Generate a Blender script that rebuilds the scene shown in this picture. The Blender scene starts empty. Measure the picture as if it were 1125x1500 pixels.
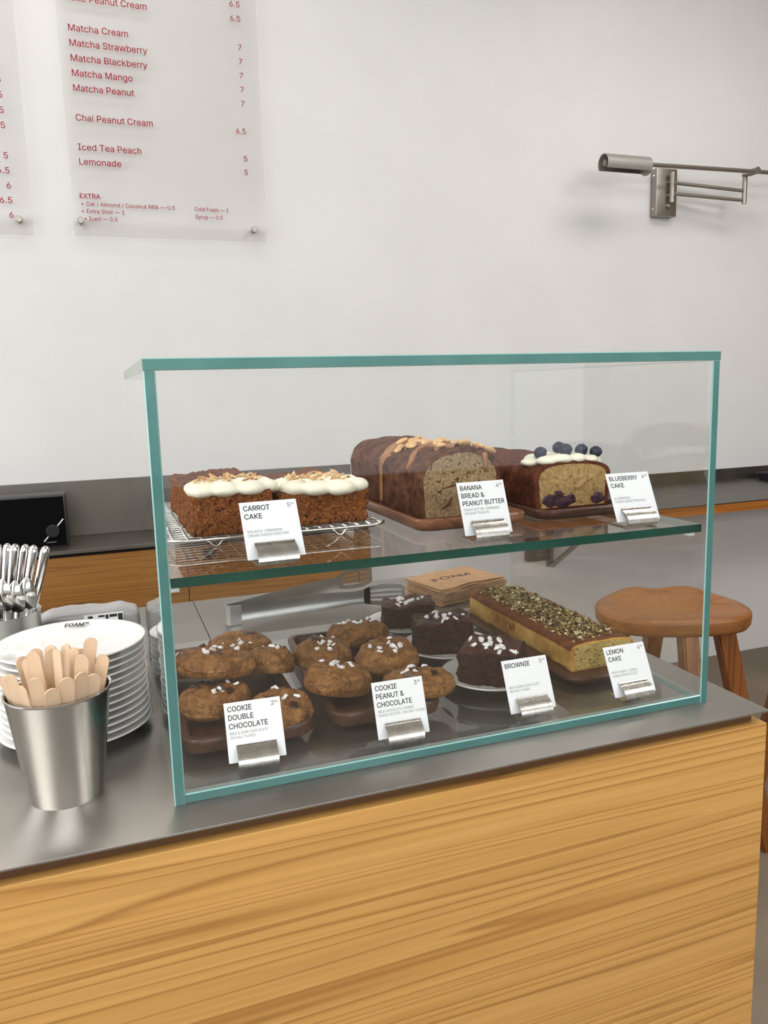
import bpy, bmesh, math, random
from mathutils import Vector, Matrix, noise
from mathutils.bvhtree import BVHTree

scene = bpy.context.scene
COL = scene.collection
Z0 = 0.95                      # height of the serving counter above the floor

# ------------------------------------------------------------------ camera, light, exposure
cam_d = bpy.data.cameras.new('camera')
cam = bpy.data.objects.new('camera', cam_d)
COL.objects.link(cam)
cam.location = (-0.03840, -0.69167, Z0 + 0.37096)
cam.rotation_euler = (1.412652, 0.026620, -0.347548)
cam_d.sensor_fit = 'VERTICAL'
cam_d.sensor_height = 24.0
cam_d.lens = 1155.29 / 1500.0 * 24.0
cam_d.clip_start = 0.01
scene.camera = cam

world = bpy.data.worlds.new('world')
scene.world = world
world.use_nodes = True
wn = world.node_tree.nodes['Background']
wn.inputs[0].default_value = (0.90, 0.95, 1.0, 1)
wn.inputs[1].default_value = 0.45


def area(name, loc, target, size, size_y, power, color):
    d = bpy.data.lights.new(name, 'AREA')
    d.shape = 'RECTANGLE'
    d.size, d.size_y, d.energy, d.color = size, size_y, power, color
    o = bpy.data.objects.new(name, d)
    COL.objects.link(o)
    o.location = loc
    v = Vector(target) - Vector(loc)
    o.rotation_euler = v.to_track_quat('-Z', 'Y').to_euler()
    return o


# daylight: high part of the shop front behind the camera, a side window on the left, one soft ceiling lamp, three ceiling fills; all unseen, added for brightness
area('daylight_shop_front', (0.4, -4.95, Z0 + 1.40), (0.6, 2.0, Z0 + 0.0), 5.0, 1.0, 84, (0.96, 0.98, 1.0))
area('daylight_side_window', (-3.0, 0.1, Z0 + 0.85), (0.4, 0.5, Z0 + 0.1), 3.0, 1.9, 46, (0.97, 0.985, 1.0))
area('fill_light_left', (-1.75, -1.2, Z0 + 2.18), (-1.75, -1.15, 0.0), 1.7, 1.8, 50, (1.0, 0.99, 0.975))  # added unseen fill: more light from above, brighter left side
area('fill_light_right', (2.55, -1.5, Z0 + 2.18), (2.2, -1.2, 0.0), 1.6, 1.6, 48, (1.0, 0.985, 0.965))  # added unseen fill: lights the counter front, leaves the low wall dim
area('fill_light_bar', (2.1, 0.85, Z0 + 2.18), (2.1, 0.95, 0.0), 1.3, 0.6, 14, (1.0, 0.97, 0.94))  # added unseen fill: lifts the right wall and the steel there
area('ceiling_lamp', (-0.2, 1.50, Z0 + 2.18), (-0.2, 1.3, 0.0), 1.6, 0.4, 7, (1.0, 0.96, 0.90))

scene.view_settings.view_transform = 'Standard'
scene.view_settings.look = 'None'
scene.view_settings.gamma = 1.0
scene.view_settings.exposure = 0.47
scene.view_settings.use_curve_mapping = False
scene.cycles.max_bounces = 10
scene.cycles.diffuse_bounces = 4
scene.cycles.glossy_bounces = 5
scene.cycles.transparent_max_bounces = 40
scene.cycles.caustics_reflective = False
scene.cycles.caustics_refractive = False

# ------------------------------------------------------------------ materials


def srgb(r, g, b):
    def f(c):
        c /= 255.0
        return c / 12.92 if c <= 0.04045 else ((c + 0.055) / 1.055) ** 2.4
    return (f(r), f(g), f(b), 1.0)


class NT:
    """small wrapper that adds and links shader nodes"""

    def __init__(self, name):
        self.m = bpy.data.materials.new(name)
        self.m.use_nodes = True
        self.t = self.m.node_tree
        self.t.nodes.clear()
        self.out = self.t.nodes.new('ShaderNodeOutputMaterial')

    def n(self, kind, **kw):
        nd = self.t.nodes.new('ShaderNode' + kind)
        for k, v in kw.items():
            setattr(nd, k, v)
        return nd

    def l(self, a, b):
        self.t.links.new(a, b)

    def bsdf(self, rough=0.5, metal=0.0, color=None, spec=0.5, coat=0.0, sss=0.0):
        b = self.n('BsdfPrincipled')
        b.inputs['Roughness'].default_value = rough
        b.inputs['Metallic'].default_value = metal
        b.inputs['Specular IOR Level'].default_value = spec
        b.inputs['Coat Weight'].default_value = coat
        b.inputs['Coat Roughness'].default_value = 0.12
        if sss:
            b.inputs['Subsurface Weight'].default_value = sss
            b.inputs['Subsurface Radius'].default_value = (1.0, 0.6, 0.35)
            b.inputs['Subsurface Scale'].default_value = 0.004
        if color:
            b.inputs['Base Color'].default_value = color
        self.l(b.outputs[0], self.out.inputs[0])
        return b

    def coord(self, scale=(1, 1, 1), rot=(0, 0, 0), kind='Object'):
        tc = self.n('TexCoord')
        mp = self.n('Mapping')
        mp.inputs['Scale'].default_value = scale
        mp.inputs['Rotation'].default_value = rot
        self.l(tc.outputs[kind], mp.inputs[0])
        return mp.outputs[0]

    def noise(self, vec, scale=5, detail=4, rough=0.5, dist=0.0):
        nd = self.n('TexNoise')
        nd.inputs['Scale'].default_value = scale
        nd.inputs['Detail'].default_value = detail
        nd.inputs['Roughness'].default_value = rough
        nd.inputs['Distortion'].default_value = dist
        self.l(vec, nd.inputs['Vector'])
        return nd.outputs['Fac']

    def voronoi(self, vec, scale=5, feature='F1'):
        nd = self.n('TexVoronoi', feature=feature)
        nd.inputs['Scale'].default_value = scale
        self.l(vec, nd.inputs['Vector'])
        return nd.outputs['Distance']

    def ramp(self, fac, stops):
        r = self.n('ValToRGB')
        e = r.color_ramp.elements
        while len(e) < len(stops):
            e.new(0.5)
        for i, (p, c) in enumerate(stops):
            e[i].position = p
            e[i].color = c
        self.l(fac, r.inputs[0])
        return r.outputs[0]

    def mix(self, fac, a, b, blend='MIX'):
        m = self.n('MixRGB', blend_type=blend)
        if isinstance(fac, float):
            m.inputs[0].default_value = fac
        else:
            self.l(fac, m.inputs[0])
        for i, x in ((1, a), (2, b)):
            if isinstance(x, tuple):
                m.inputs[i].default_value = x
            else:
                self.l(x, m.inputs[i])
        return m.outputs[0]

    def bump(self, b, height, strength=0.3, dist=0.002):
        bp = self.n('Bump')
        bp.inputs['Strength'].default_value = strength
        bp.inputs['Distance'].default_value = dist
        self.l(height, bp.inputs['Height'])
        self.l(bp.outputs[0], b.inputs['Normal'])


def plain(name, rgb, rough=0.5, metal=0.0, spec=0.5, coat=0.0, sss=0.0):
    t = NT(name)
    t.bsdf(rough, metal, srgb(*rgb), spec, coat, sss)
    return t.m


def mottled(name, c1, c2, scale=20, rough=0.6, metal=0.0, bump=0.0, bdist=0.001, detail=5, lo=0.35, hi=0.65, spec=0.5, sss=0.0, coat=0.0):
    t = NT(name)
    b = t.bsdf(rough, metal, None, spec, coat, sss)
    v = t.coord()
    f = t.noise(v, scale, detail, 0.6)
    t.l(t.ramp(f, [(lo, srgb(*c1)), (hi, srgb(*c2))]), b.inputs['Base Color'])
    if bump:
        t.bump(b, f, bump, bdist)
    return t.m


def glass_pane(name, tint, k=1.0):
    """clear float glass: straight see-through plus mirror reflection by Schlick's law"""
    t = NT(name)
    lw = t.n('LayerWeight')
    lw.inputs['Blend'].default_value = 0.5
    p = t.n('Math', operation='POWER')
    t.l(lw.outputs['Facing'], p.inputs[0])
    p.inputs[1].default_value = 5.0
    m = t.n('Math', operation='MULTIPLY_ADD')
    t.l(p.outputs[0], m.inputs[0])
    m.inputs[1].default_value = 0.95 * k
    m.inputs[2].default_value = 0.042 * k
    tr = t.n('BsdfTransparent')
    tr.inputs[0].default_value = tint
    gl = t.n('BsdfGlossy')
    gl.inputs['Roughness'].default_value = 0.0
    gl.inputs['Color'].default_value = (1, 1, 1, 1)
    mx = t.n('MixShader')
    t.l(m.outputs[0], mx.inputs[0])
    t.l(tr.outputs[0], mx.inputs[1])
    t.l(gl.outputs[0], mx.inputs[2])
    t.l(mx.outputs[0], t.out.inputs[0])
    return t.m


def glass_edge(name, c1, c2, see=0.25, tint=None):
    """ground and polished edge of green float glass"""
    t = NT(name)
    b = t.bsdf(0.12, 0.0, None, 0.6)
    v = t.coord((3, 3, 3))
    f = t.noise(v, 3, 3)
    t.l(t.ramp(f, [(0.3, srgb(*c1)), (0.7, srgb(*c2))]), b.inputs['Base Color'])
    tr = t.n('BsdfTransparent')
    tr.inputs[0].default_value = srgb(*(tint or c2))
    mx = t.n('MixShader')
    mx.inputs[0].default_value = see
    t.l(b.outputs[0], mx.inputs[1])
    t.l(tr.outputs[0], mx.inputs[2])
    t.l(mx.outputs[0], t.out.inputs[0])
    return t.m


def wood(name, light, mid, dark, along='X', band=11.0, rough=0.45, fine=1.0, coat=0.0, seed=0.0, stretch=0.8, lines=9.0):
    """veneer with long grain lines; grain runs along one object axis"""
    t = NT(name)
    b = t.bsdf(rough, 0.0, None, 0.4, coat)
    s = {'X': (0.5, 1, 1), 'Y': (1, 0.5, 1), 'Z': (1, 1, 0.5)}[along]
    big = tuple(x * band if x == 1 else x * stretch for x in s)
    v = t.coord(big)
    ad = t.n('VectorMath', operation='ADD')
    ad.inputs[1].default_value = (seed, seed * 1.7, seed * 0.6)
    t.l(v, ad.inputs[0])
    f1 = t.noise(ad.outputs[0], 1.0, 2, 0.5, 0.3)
    ms = t.n('Math', operation='MULTIPLY')
    t.l(f1, ms.inputs[0])
    ms.inputs[1].default_value = lines
    fr = t.n('Math', operation='FRACT')
    t.l(ms.outputs[0], fr.inputs[0])
    c1 = t.ramp(fr.outputs[0], [(0.0, srgb(*light)), (0.70, srgb(*mid)), (0.89, srgb(*dark)), (1.0, srgb(*light))])
    fs = tuple(x * 170 * fine if x == 1 else x * 7 * fine for x in s)
    f2 = t.noise(t.coord(fs), 1.0, 4, 0.6)
    c2 = t.ramp(f2, [(0.30, (0.62, 0.55, 0.45, 1)), (0.62, (1.0, 1.0, 1.0, 1))])
    f3 = t.noise(t.coord(tuple(x * 4 if x == 1 else x for x in s)), 1.0, 2)
    c3 = t.ramp(f3, [(0.3, (0.86, 0.83, 0.80, 1)), (0.7, (1.05, 1.04, 1.02, 1))])
    c = t.mix(0.45, c1, c2, 'MULTIPLY')
    c = t.mix(0.8, c, c3, 'MULTIPLY')
    t.l(c, b.inputs['Base Color'])
    t.bump(b, f2, 0.08, 0.0006)
    return t.m


def steel(name, rgb, r1, r2, scale=(3, 3, 3), stretch=None, metal=1.0):
    t = NT(name)
    b = t.bsdf(0.3, metal, srgb(*rgb))
    f = t.noise(t.coord(scale), 2.0, 5, 0.6, 0.4)
    rr = t.ramp(f, [(0.3, (r1, r1, r1, 1)), (0.75, (r2, r2, r2, 1))])
    t.l(rr, b.inputs['Roughness'])
    a = srgb(*rgb)
    cc = t.ramp(f, [(0.25, tuple(x * 0.82 for x in a[:3]) + (1,)), (0.75, a)])
    t.l(cc, b.inputs['Base Color'])
    if stretch:
        g = t.noise(t.coord(stretch), 1.0, 3)
        t.bump(b, g, 0.06, 0.0004)
    return t.m


M = {}
M['wall'] = mottled('white_plaster', (215, 214, 212), (220, 219, 217), 2.5, 0.9, spec=0.2, bump=0.03)
M['ceiling'] = plain('white_ceiling', (225, 224, 221), 0.95, spec=0.1)
M['floor'] = mottled('brown_grey_concrete_floor', (124, 111, 95), (138, 124, 107), 3.0, 0.7, bump=0.05)
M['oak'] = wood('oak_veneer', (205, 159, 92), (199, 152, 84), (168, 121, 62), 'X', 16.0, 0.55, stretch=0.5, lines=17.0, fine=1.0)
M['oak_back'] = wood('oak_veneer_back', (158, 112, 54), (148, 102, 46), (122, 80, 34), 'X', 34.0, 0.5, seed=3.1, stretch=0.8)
M['oak_edge'] = wood('oak_board_edge', (176, 112, 46), (158, 96, 36), (122, 70, 24), 'X', 26.0, 0.4, seed=5.0)
M['stool_wood'] = wood('stool_wood', (152, 102, 54), (146, 96, 50), (130, 82, 40), 'X', 12.0, 0.4, seed=1.4, lines=5.0)
M['stool_leg'] = wood('stool_leg_wood', (140, 86, 40), (130, 78, 34), (112, 64, 26), 'Z', 14.0, 0.4, seed=7.7, lines=5.0)
M['counter_steel'] = steel('worn_steel_sheet', (160, 155, 148), 0.25, 0.42, (2.5, 2.5, 2.5), (6, 260, 6), 0.78)
M['back_steel'] = steel('back_steel_sheet', (124, 119, 112), 0.42, 0.55, (3, 3, 3))
M['cup_steel'] = steel('spun_steel', (222, 221, 219), 0.15, 0.20, (2, 2, 2), (8, 8, 420))
M['cutlery_steel'] = plain('polished_steel', (215, 213, 210), 0.12, 1.0)
M['tong_steel'] = steel('tong_steel', (205, 205, 202), 0.28, 0.36, (6, 6, 6), None, 0.85)
M['clip_steel'] = steel('brushed_clip_steel', (208, 204, 198), 0.24, 0.32, (20, 20, 20))
M['wire_steel'] = plain('chromed_wire', (225, 223, 220), 0.16, 1.0)
M['lamp_nickel'] = plain('satin_nickel', (158, 151, 142), 0.35, 0.8)
M['lamp_shade'] = plain('satin_nickel_shade', (165, 161, 155), 0.45, 0.5)
M['dark_void'] = plain('dark_inside', (22, 20, 18), 0.8)
M['shadow_gap'] = plain('dark_gap_strip', (96, 66, 38), 0.8)  # shade below the steel overhang put into the strip's dark colour
M['glass'] = glass_pane('clear_float_glass', (0.988, 0.994, 0.990, 1))
M['glass_edge'] = glass_edge('teal_glass_edge', (74, 124, 121), (98, 146, 141), 0.22)
M['glass_edge_clear'] = glass_edge('clear_glass_edge', (150, 176, 168), (206, 214, 208), 0.93, (252, 254, 253))
M['glass_arris_glint'] = plain('arris_highlight', (140, 184, 178), 0.15)  # paler colour paints the highlight along the chamfered glass edges
M['glass_edge_pale'] = glass_edge('pale_glass_edge', (186, 204, 196), (208, 216, 210), 0.62)
M['glass_edge_dark'] = glass_edge('deep_green_glass_edge', (18, 66, 58), (34, 88, 76), 0.05)
M['acrylic'] = glass_pane('clear_acrylic', (0.988, 0.985, 0.985, 1), 0.9)
M['acrylic_edge'] = glass_edge('acrylic_edge', (226, 222, 222), (236, 232, 232), 0.3)
M['red_print'] = plain('dark_red_print', (150, 8, 44), 0.6, spec=0.2)
M['black_print'] = plain('black_print', (30, 30, 32), 0.6)
M['grey_print'] = plain('grey_print', (120, 120, 124), 0.6)
M['card'] = plain('white_card', (250, 251, 254), 0.55, spec=0.3)
M['porcelain'] = plain('white_porcelain', (248, 247, 243), 0.16, coat=0.3)
M['speaker_black'] = mottled('black_speaker_cloth', (6, 6, 7), (10, 10, 11), 400, 0.9, spec=0.1)
M['speaker_body'] = plain('black_wood_grain_case', (48, 45, 44), 0.4)
M['white_mark'] = plain('white_mark', (225, 225, 222), 0.4)
M['stirrer'] = wood('birch_stick', (234, 206, 176), (229, 198, 166), (216, 180, 146), 'Z', 40.0, 0.65, seed=2.2, lines=4.0)
M['kraft'] = mottled('kraft_paper', (176, 138, 102), (190, 152, 116), 60, 0.8, spec=0.2)
M['kraft_dark'] = plain('brown_print', (70, 52, 40), 0.7)
M['poly'] = plain('grey_plastic_film', (176, 175, 174), 0.28, coat=0.2)
M['walnut'] = wood('walnut_tray', (92, 58, 42), (82, 50, 36), (64, 37, 26), 'Y', 22.0, 0.42, coat=0.15, seed=4.3, lines=4.0)
M['walnut_light'] = wood('copper_brown_tray', (150, 102, 72), (140, 93, 64), (120, 77, 52), 'Y', 22.0, 0.3, coat=0.3, seed=9.3, lines=4.0)
M['clear_plastic'] = plain('white_plastic_clip', (232, 234, 232), 0.25)
M['black_plastic'] = plain('black_plastic', (20, 20, 22), 0.4)


def crumb(name, base, lo, hi, specks, speck_scale=260, speck_cut=0.2, bump=0.9, scale=170, bdist=0.002, gloss=0.75, sss=0.0, dots=False):
    """open crumb of a cake: mottled colour, pits and dark specks"""
    t = NT(name)
    b = t.bsdf(gloss, 0.0, None, 0.25, 0.0, sss)
    v = t.coord()
    f = t.noise(v, scale, 6, 0.7)
    c = t.ramp(f, [(0.28, srgb(*lo)), (0.5, srgb(*base)), (0.72, srgb(*hi))])
    if dots:
        g = t.voronoi(v, speck_scale)
        g2 = t.noise(v, speck_scale * 0.35, 3)
        mm = t.n('Math', operation='MULTIPLY')
        t.l(g, mm.inputs[0])
        t.l(g2, mm.inputs[1])
        s = t.ramp(mm.outputs[0], [(speck_cut * 0.45, (1, 1, 1, 1)), (speck_cut * 0.55, (0, 0, 0, 1))])
    else:
        g = t.noise(v, speck_scale * 0.8, 3, 0.55, 0.8)
        s = t.ramp(g, [(0.30 + speck_cut * 0.25, (0.9, 0.9, 0.9, 1)), (0.36 + speck_cut * 0.25, (0, 0, 0, 1))])
    c = t.mix(s, c, srgb(*specks))
    f3 = t.noise(v, 22, 3)
    c = t.mix(0.6, c, t.ramp(f3, [(0.3, (0.74, 0.7, 0.68, 1)), (0.7, (1.12, 1.1, 1.08, 1))]), 'MULTIPLY')
    t.l(c, b.inputs['Base Color'])
    t.bump(b, f, bump, bdist)
    return t.m


M['carrot_side'] = crumb('carrot_cake_crumb', (142, 84, 42), (74, 36, 16), (196, 130, 74), (56, 26, 12), 260, 0.26, 1.0, 330, 0.003)
M['carrot_top'] = crumb('carrot_cake_top', (112, 68, 50), (88, 50, 36), (134, 86, 64), (70, 40, 28), 200, 0.1, 0.5, 90)
M['frosting'] = plain('cream_cheese_frosting', (246, 241, 220), 0.5, spec=0.3, sss=0.1)
M['almond'] = mottled('toasted_almond', (214, 172, 112), (240, 214, 168), 90, 0.55)
M['almond_toasted'] = mottled('dark_toasted_almond', (176, 118, 62), (222, 180, 122), 90, 0.55)
M['banana_crust'] = crumb('banana_bread_crust', (98, 62, 44), (58, 32, 21), (132, 88, 62), (42, 24, 15), 120, 0.12, 0.7, 90)
M['banana_crumb'] = crumb('banana_bread_crumb', (168, 142, 106), (118, 88, 56), (204, 182, 146), (60, 40, 26), 230, 0.24, 1.0, 300)
M['peanut'] = mottled('roasted_peanut', (206, 158, 102), (232, 194, 142), 120, 0.45)
M['peanut_butter'] = mottled('peanut_butter', (146, 98, 62), (172, 122, 82), 70, 0.4)
M['blue_crust'] = crumb('blueberry_cake_crust', (96, 48, 28), (56, 26, 16), (128, 72, 42), (38, 18, 12), 110, 0.14, 0.5, 60)
M['blue_crumb'] = crumb('blueberry_cake_crumb', (190, 158, 104), (150, 112, 66), (214, 188, 138), (120, 80, 50), 260, 0.16, 0.9, 220)
M['berry_jam'] = mottled('baked_blueberry', (36, 18, 28), (82, 48, 64), 110, 0.5)
M['blueberry'] = mottled('blueberry_skin', (26, 30, 46), (58, 64, 88), 90, 0.5, lo=0.4, hi=0.75)


def cookie_mat(name, base, lo, hi, crack):
    t = NT(name)
    b = t.bsdf(0.55, 0.0, None, 0.3)
    v = t.coord()
    f = t.noise(v, 60, 6, 0.65, 0.6)
    f2 = t.noise(v, 260, 4, 0.6)
    c = t.ramp(f, [(0.30, srgb(*lo)), (0.5, srgb(*base)), (0.70, srgb(*hi))])
    c = t.mix(0.45, c, t.ramp(f2, [(0.3, (0.6, 0.55, 0.5, 1)), (0.6, (1.06, 1.05, 1.04, 1))]), 'MULTIPLY')
    # wandering cracks: where a warped noise crosses its middle
    g = t.noise(v, 38, 3, 0.5, 1.2)
    d = t.n('Math', operation='SUBTRACT')
    t.l(g, d.inputs[0])
    d.inputs[1].default_value = 0.5
    ab = t.n('Math', operation='ABSOLUTE')
    t.l(d.outputs[0], ab.inputs[0])
    k = t.ramp(ab.outputs[0], [(0.0, (0.5, 0.5, 0.5, 1)), (0.02, (1, 1, 1, 1))])
    c = t.mix(k, srgb(*crack), c)
    t.l(c, b.inputs['Base Color'])
    h = t.mix(0.5, k, f)
    h2 = t.mix(0.3, h, f2)
    t.bump(b, h2, 1.0, 0.004)
    return t.m


M['cookie'] = cookie_mat('cookie_dough', (144, 97, 50), (100, 60, 26), (176, 130, 76), (84, 48, 22))
M['cookie_b'] = cookie_mat('peanut_cookie_dough', (140, 94, 46), (96, 58, 24), (172, 126, 70), (80, 46, 20))
M['chocolate'] = mottled('melted_chocolate', (44, 24, 14), (66, 38, 22), 80, 0.35)
M['salt'] = plain('sea_salt_flake', (246, 242, 238), 0.35, sss=0.1)
M['brownie'] = crumb('brownie_crumb', (56, 32, 22), (30, 15, 9), (92, 56, 40), (20, 10, 7), 200, 0.24, 1.0, 260, 0.003)
M['brownie_top'] = crumb('brownie_top', (78, 48, 38), (54, 32, 24), (96, 62, 50), (44, 24, 18), 120, 0.10, 0.5, 70, gloss=0.5)
M['lemon_side'] = crumb('lemon_cake_crust', (204, 158, 76), (156, 100, 40), (228, 194, 116), (120, 72, 30), 40, 0.10, 0.5, 26)
M['lemon_top'] = crumb('lemon_cake_top', (120, 66, 30), (84, 42, 20), (150, 92, 44), (60, 30, 16), 100, 0.10, 0.5, 60)
M['lemon_crumb'] = crumb('lemon_cake_crumb', (214, 188, 112), (186, 154, 80), (232, 210, 142), (52, 46, 36), 330, 0.26, 0.7, 260, dots=True)


def pistachio_mat():
    t = NT('chopped_pistachio')
    b = t.bsdf(0.55, 0.0, None, 0.4)
    v = t.coord()
    g = t.n('TexVoronoi')
    g.inputs['Scale'].default_value = 210
    t.l(v, g.inputs['Vector'])
    sp = t.n('SeparateColor')
    t.l(g.outputs['Color'], sp.inputs[0])
    c = t.ramp(sp.outputs[0], [(0.0, srgb(62, 44, 26)), (0.35, srgb(112, 92, 46)), (0.7, srgb(160, 142, 74)), (0.95, srgb(232, 220, 178))])
    t.l(c, b.inputs['Base Color'])
    return t.m


M['pistachio'] = pistachio_mat()


# ------------------------------------------------------------------ builders


def link(name, bm, mats, parent=None, loc=None, rot=None, smooth=False):
    me = bpy.data.meshes.new(name)
    bmesh.ops.recalc_face_normals(bm, faces=bm.faces[:])
    bm.to_mesh(me)
    bm.free()
    if not isinstance(mats, (list, tuple)):
        mats = [mats]
    for m in mats:
        me.materials.append(m)
    if smooth:
        for p in me.polygons:
            p.use_smooth = True
        if smooth != 'all':
            try:
                me.set_sharp_from_angle(angle=math.radians(38))
            except Exception:
                pass
    o = bpy.data.objects.new(name, me)
    COL.objects.link(o)
    if parent:
        o.parent = parent
    if loc:
        o.location = loc
    if rot:
        o.rotation_euler = rot
    return o


def tag(o, label, cat, group=None, kind=None):
    o['label'] = label
    o['category'] = cat
    if group:
        o['group'] = group
    if kind:
        o['kind'] = kind
    return o


def structure(o, label=None):
    o['kind'] = 'structure'
    if label:
        o['label'] = label
    return o


def thing(name, label, cat, loc=(0, 0, 0), rot=(0, 0, 0), group=None):
    o = bpy.data.objects.new(name, None)
    COL.objects.link(o)
    o.empty_display_size = 0.02
    o.location = (loc[0], loc[1], loc[2] + Z0)
    o.rotation_euler = rot
    return tag(o, label, cat, group)


def dup_tree(src, label=None, loc=None, rot=None):
    c = src.copy()
    COL.objects.link(c)
    for ch in src.children:
        d = ch.copy()
        COL.objects.link(d)
        d.parent = c
        for g in ch.children:
            e = g.copy()
            COL.objects.link(e)
            e.parent = d
    if label:
        c['label'] = label
    if loc:
        c.location = (loc[0], loc[1], loc[2] + Z0)
    if rot:
        c.rotation_euler = rot
    return c


def box(bm, x0, x1, y0, y1, z0, z1, bev=0.0, mi=0, seg=2):
    vs = [bm.verts.new((x, y, z)) for z in (z0, z1) for y in (y0, y1) for x in (x0, x1)]
    fs = []
    for q in ((0, 2, 3, 1), (4, 5, 7, 6), (0, 1, 5, 4), (2, 6, 7, 3), (0, 4, 6, 2), (1, 3, 7, 5)):
        f = bm.faces.new([vs[i] for i in q])
        f.material_index = mi
        fs.append(f)
    if bev:
        es = list({e for f in fs for e in f.edges})
        r = bmesh.ops.bevel(bm, geom=es, offset=bev, segments=seg, affect='EDGES', profile=0.5)
        for f in r['faces']:
            f.material_index = mi
    return fs


def bx(x0, x1, y0, y1, z0, z1, bev=0.0):
    bm = bmesh.new()
    box(bm, x0, x1, y0, y1, z0, z1, bev)
    return bm


def panel(x0, x1, y0, y1, z0, z1, axis, edge_slots=None, arris=0.0):
    """glass sheet: slot 0 on its two big faces, edge materials on the rest.
    edge_slots maps (axis, sign) to a slot"""
    bm = bmesh.new()
    fs = box(bm, x0, x1, y0, y1, z0, z1)
    names = [(2, -1), (2, 1), (1, -1), (1, 1), (0, -1), (0, 1)]
    for f, nm in zip(fs, names):
        if nm[0] == axis:
            f.material_index = 0
        else:
            f.material_index = (edge_slots or {}).get(nm, 1)
    if arris:
        es = [e for e in bm.edges if all(abs(v.co.y - y0) < 1e-6 for v in e.verts) and abs((e.verts[0].co - e.verts[1].co).length) > 0.1]
        r = bmesh.ops.bevel(bm, geom=es, offset=arris, segments=1, affect='EDGES')
        for f in r['faces']:
            f.material_index = 5
    return bm


def lathe(bm, prof, n=48, mi=0, cap=False):
    rings = []
    for r, z in prof:
        if r < 1e-6:
            rings.append([bm.verts.new((0, 0, z))])
        else:
            rings.append([bm.verts.new((r * math.cos(2 * math.pi * i / n), r * math.sin(2 * math.pi * i / n), z)) for i in range(n)])
    for a, b in zip(rings, rings[1:]):
        for i in range(n):
            j = (i + 1) % n
            if len(a) == 1 and len(b) == 1:
                continue
            if len(a) == 1:
                f = bm.faces.new((a[0], b[i], b[j]))
            elif len(b) == 1:
                f = bm.faces.new((a[i], b[0], a[j]))
            else:
                f = bm.faces.new((a[i], b[i], b[j], a[j]))
            f.material_index = mi
    return bm


def tube(bm, pts, r, n=8, closed=False, mi=0, rads=None):
    pts = [Vector(p) for p in pts]
    N = len(pts)
    rings = []
    prev = None
    for i, p in enumerate(pts):
        if closed:
            d = (pts[(i + 1) % N] - pts[i - 1]).normalized()
        else:
            d = (pts[min(i + 1, N - 1)] - pts[max(i - 1, 0)]).normalized()
        if prev is None:
            a = Vector((0, 0, 1)) if abs(d.z) < 0.9 else Vector((1, 0, 0))
            u = d.cross(a).normalized()
        else:
            u = (prev - d * prev.dot(d)).normalized()
        prev = u
        w = d.cross(u)
        rr = rads[i] if rads else r
        rings.append([bm.verts.new(p + (u * math.cos(2 * math.pi * k / n) + w * math.sin(2 * math.pi * k / n)) * rr) for k in range(n)])
    for i in range(N if closed else N - 1):
        a, b = rings[i], rings[(i + 1) % N]
        for k in range(n):
            f = bm.faces.new((a[k], a[(k + 1) % n], b[(k + 1) % n], b[k]))
            f.material_index = mi
    if not closed:
        for rg in (rings[0], rings[-1]):
            f = bm.faces.new(rg)
            f.material_index = mi
    return bm


def rrect(hx, hy, r, n=6):
    out = []
    r = min(r, hx * 0.999, hy * 0.999)
    for cx, cy, a0 in ((hx - r, hy - r, 0), (-hx + r, hy - r, 90), (-hx + r, -hy + r, 180), (hx - r, -hy + r, 270)):
        for k in range(n + 1):
            a = math.radians(a0 + 90 * k / n)
            out.append((cx + r * math.cos(a), cy + r * math.sin(a)))
    return out


def loft_rr(bm, prof, n=6, mi=0):
    """prof: list of (half x, half y, corner radius, z); closes both ends"""
    rings = [[bm.verts.new((x, y, z)) for x, y in rrect(hx, hy, r, n)] for hx, hy, r, z in prof]
    for a, b in zip(rings, rings[1:]):
        k = len(a)
        for i in range(k):
            f = bm.faces.new((a[i], a[(i + 1) % k], b[(i + 1) % k], b[i]))
            f.material_index = mi
    for rg in (rings[0], rings[-1]):
        bm.faces.new(rg).material_index = mi
    return bm


def prism(bm, pts, y0, y1, mi=0):
    """extrude an (x,z) outline along y"""
    a = [bm.verts.new((x, y0, z)) for x, z in pts]
    b = [bm.verts.new((x, y1, z)) for x, z in pts]
    n = len(pts)
    for i in range(n):
        bm.faces.new((a[i], a[(i + 1) % n], b[(i + 1) % n], b[i])).material_index = mi
    bm.faces.new(a).material_index = mi
    bm.faces.new(b).material_index = mi
    return bm


def fbm(v, o=4):
    s, a, q = 0.0, 1.0, 0.0
    v = Vector(v)
    for _ in range(o):
        s += noise.noise(v) * a
        q += a
        v = v * 2.07 + Vector((3.1, 1.7, 5.3))
        a *= 0.5
    return s / q


FONT = None
try:
    import os
    for base in ('DATAFILES',):
        p = os.path.join(bpy.utils.system_resource('DATAFILES'), 'fonts', 'Inter.woff2')
        FONT = bpy.data.fonts.load(p)          # the sans serif that ships inside Blender itself
except Exception:
    FONT = None


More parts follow.
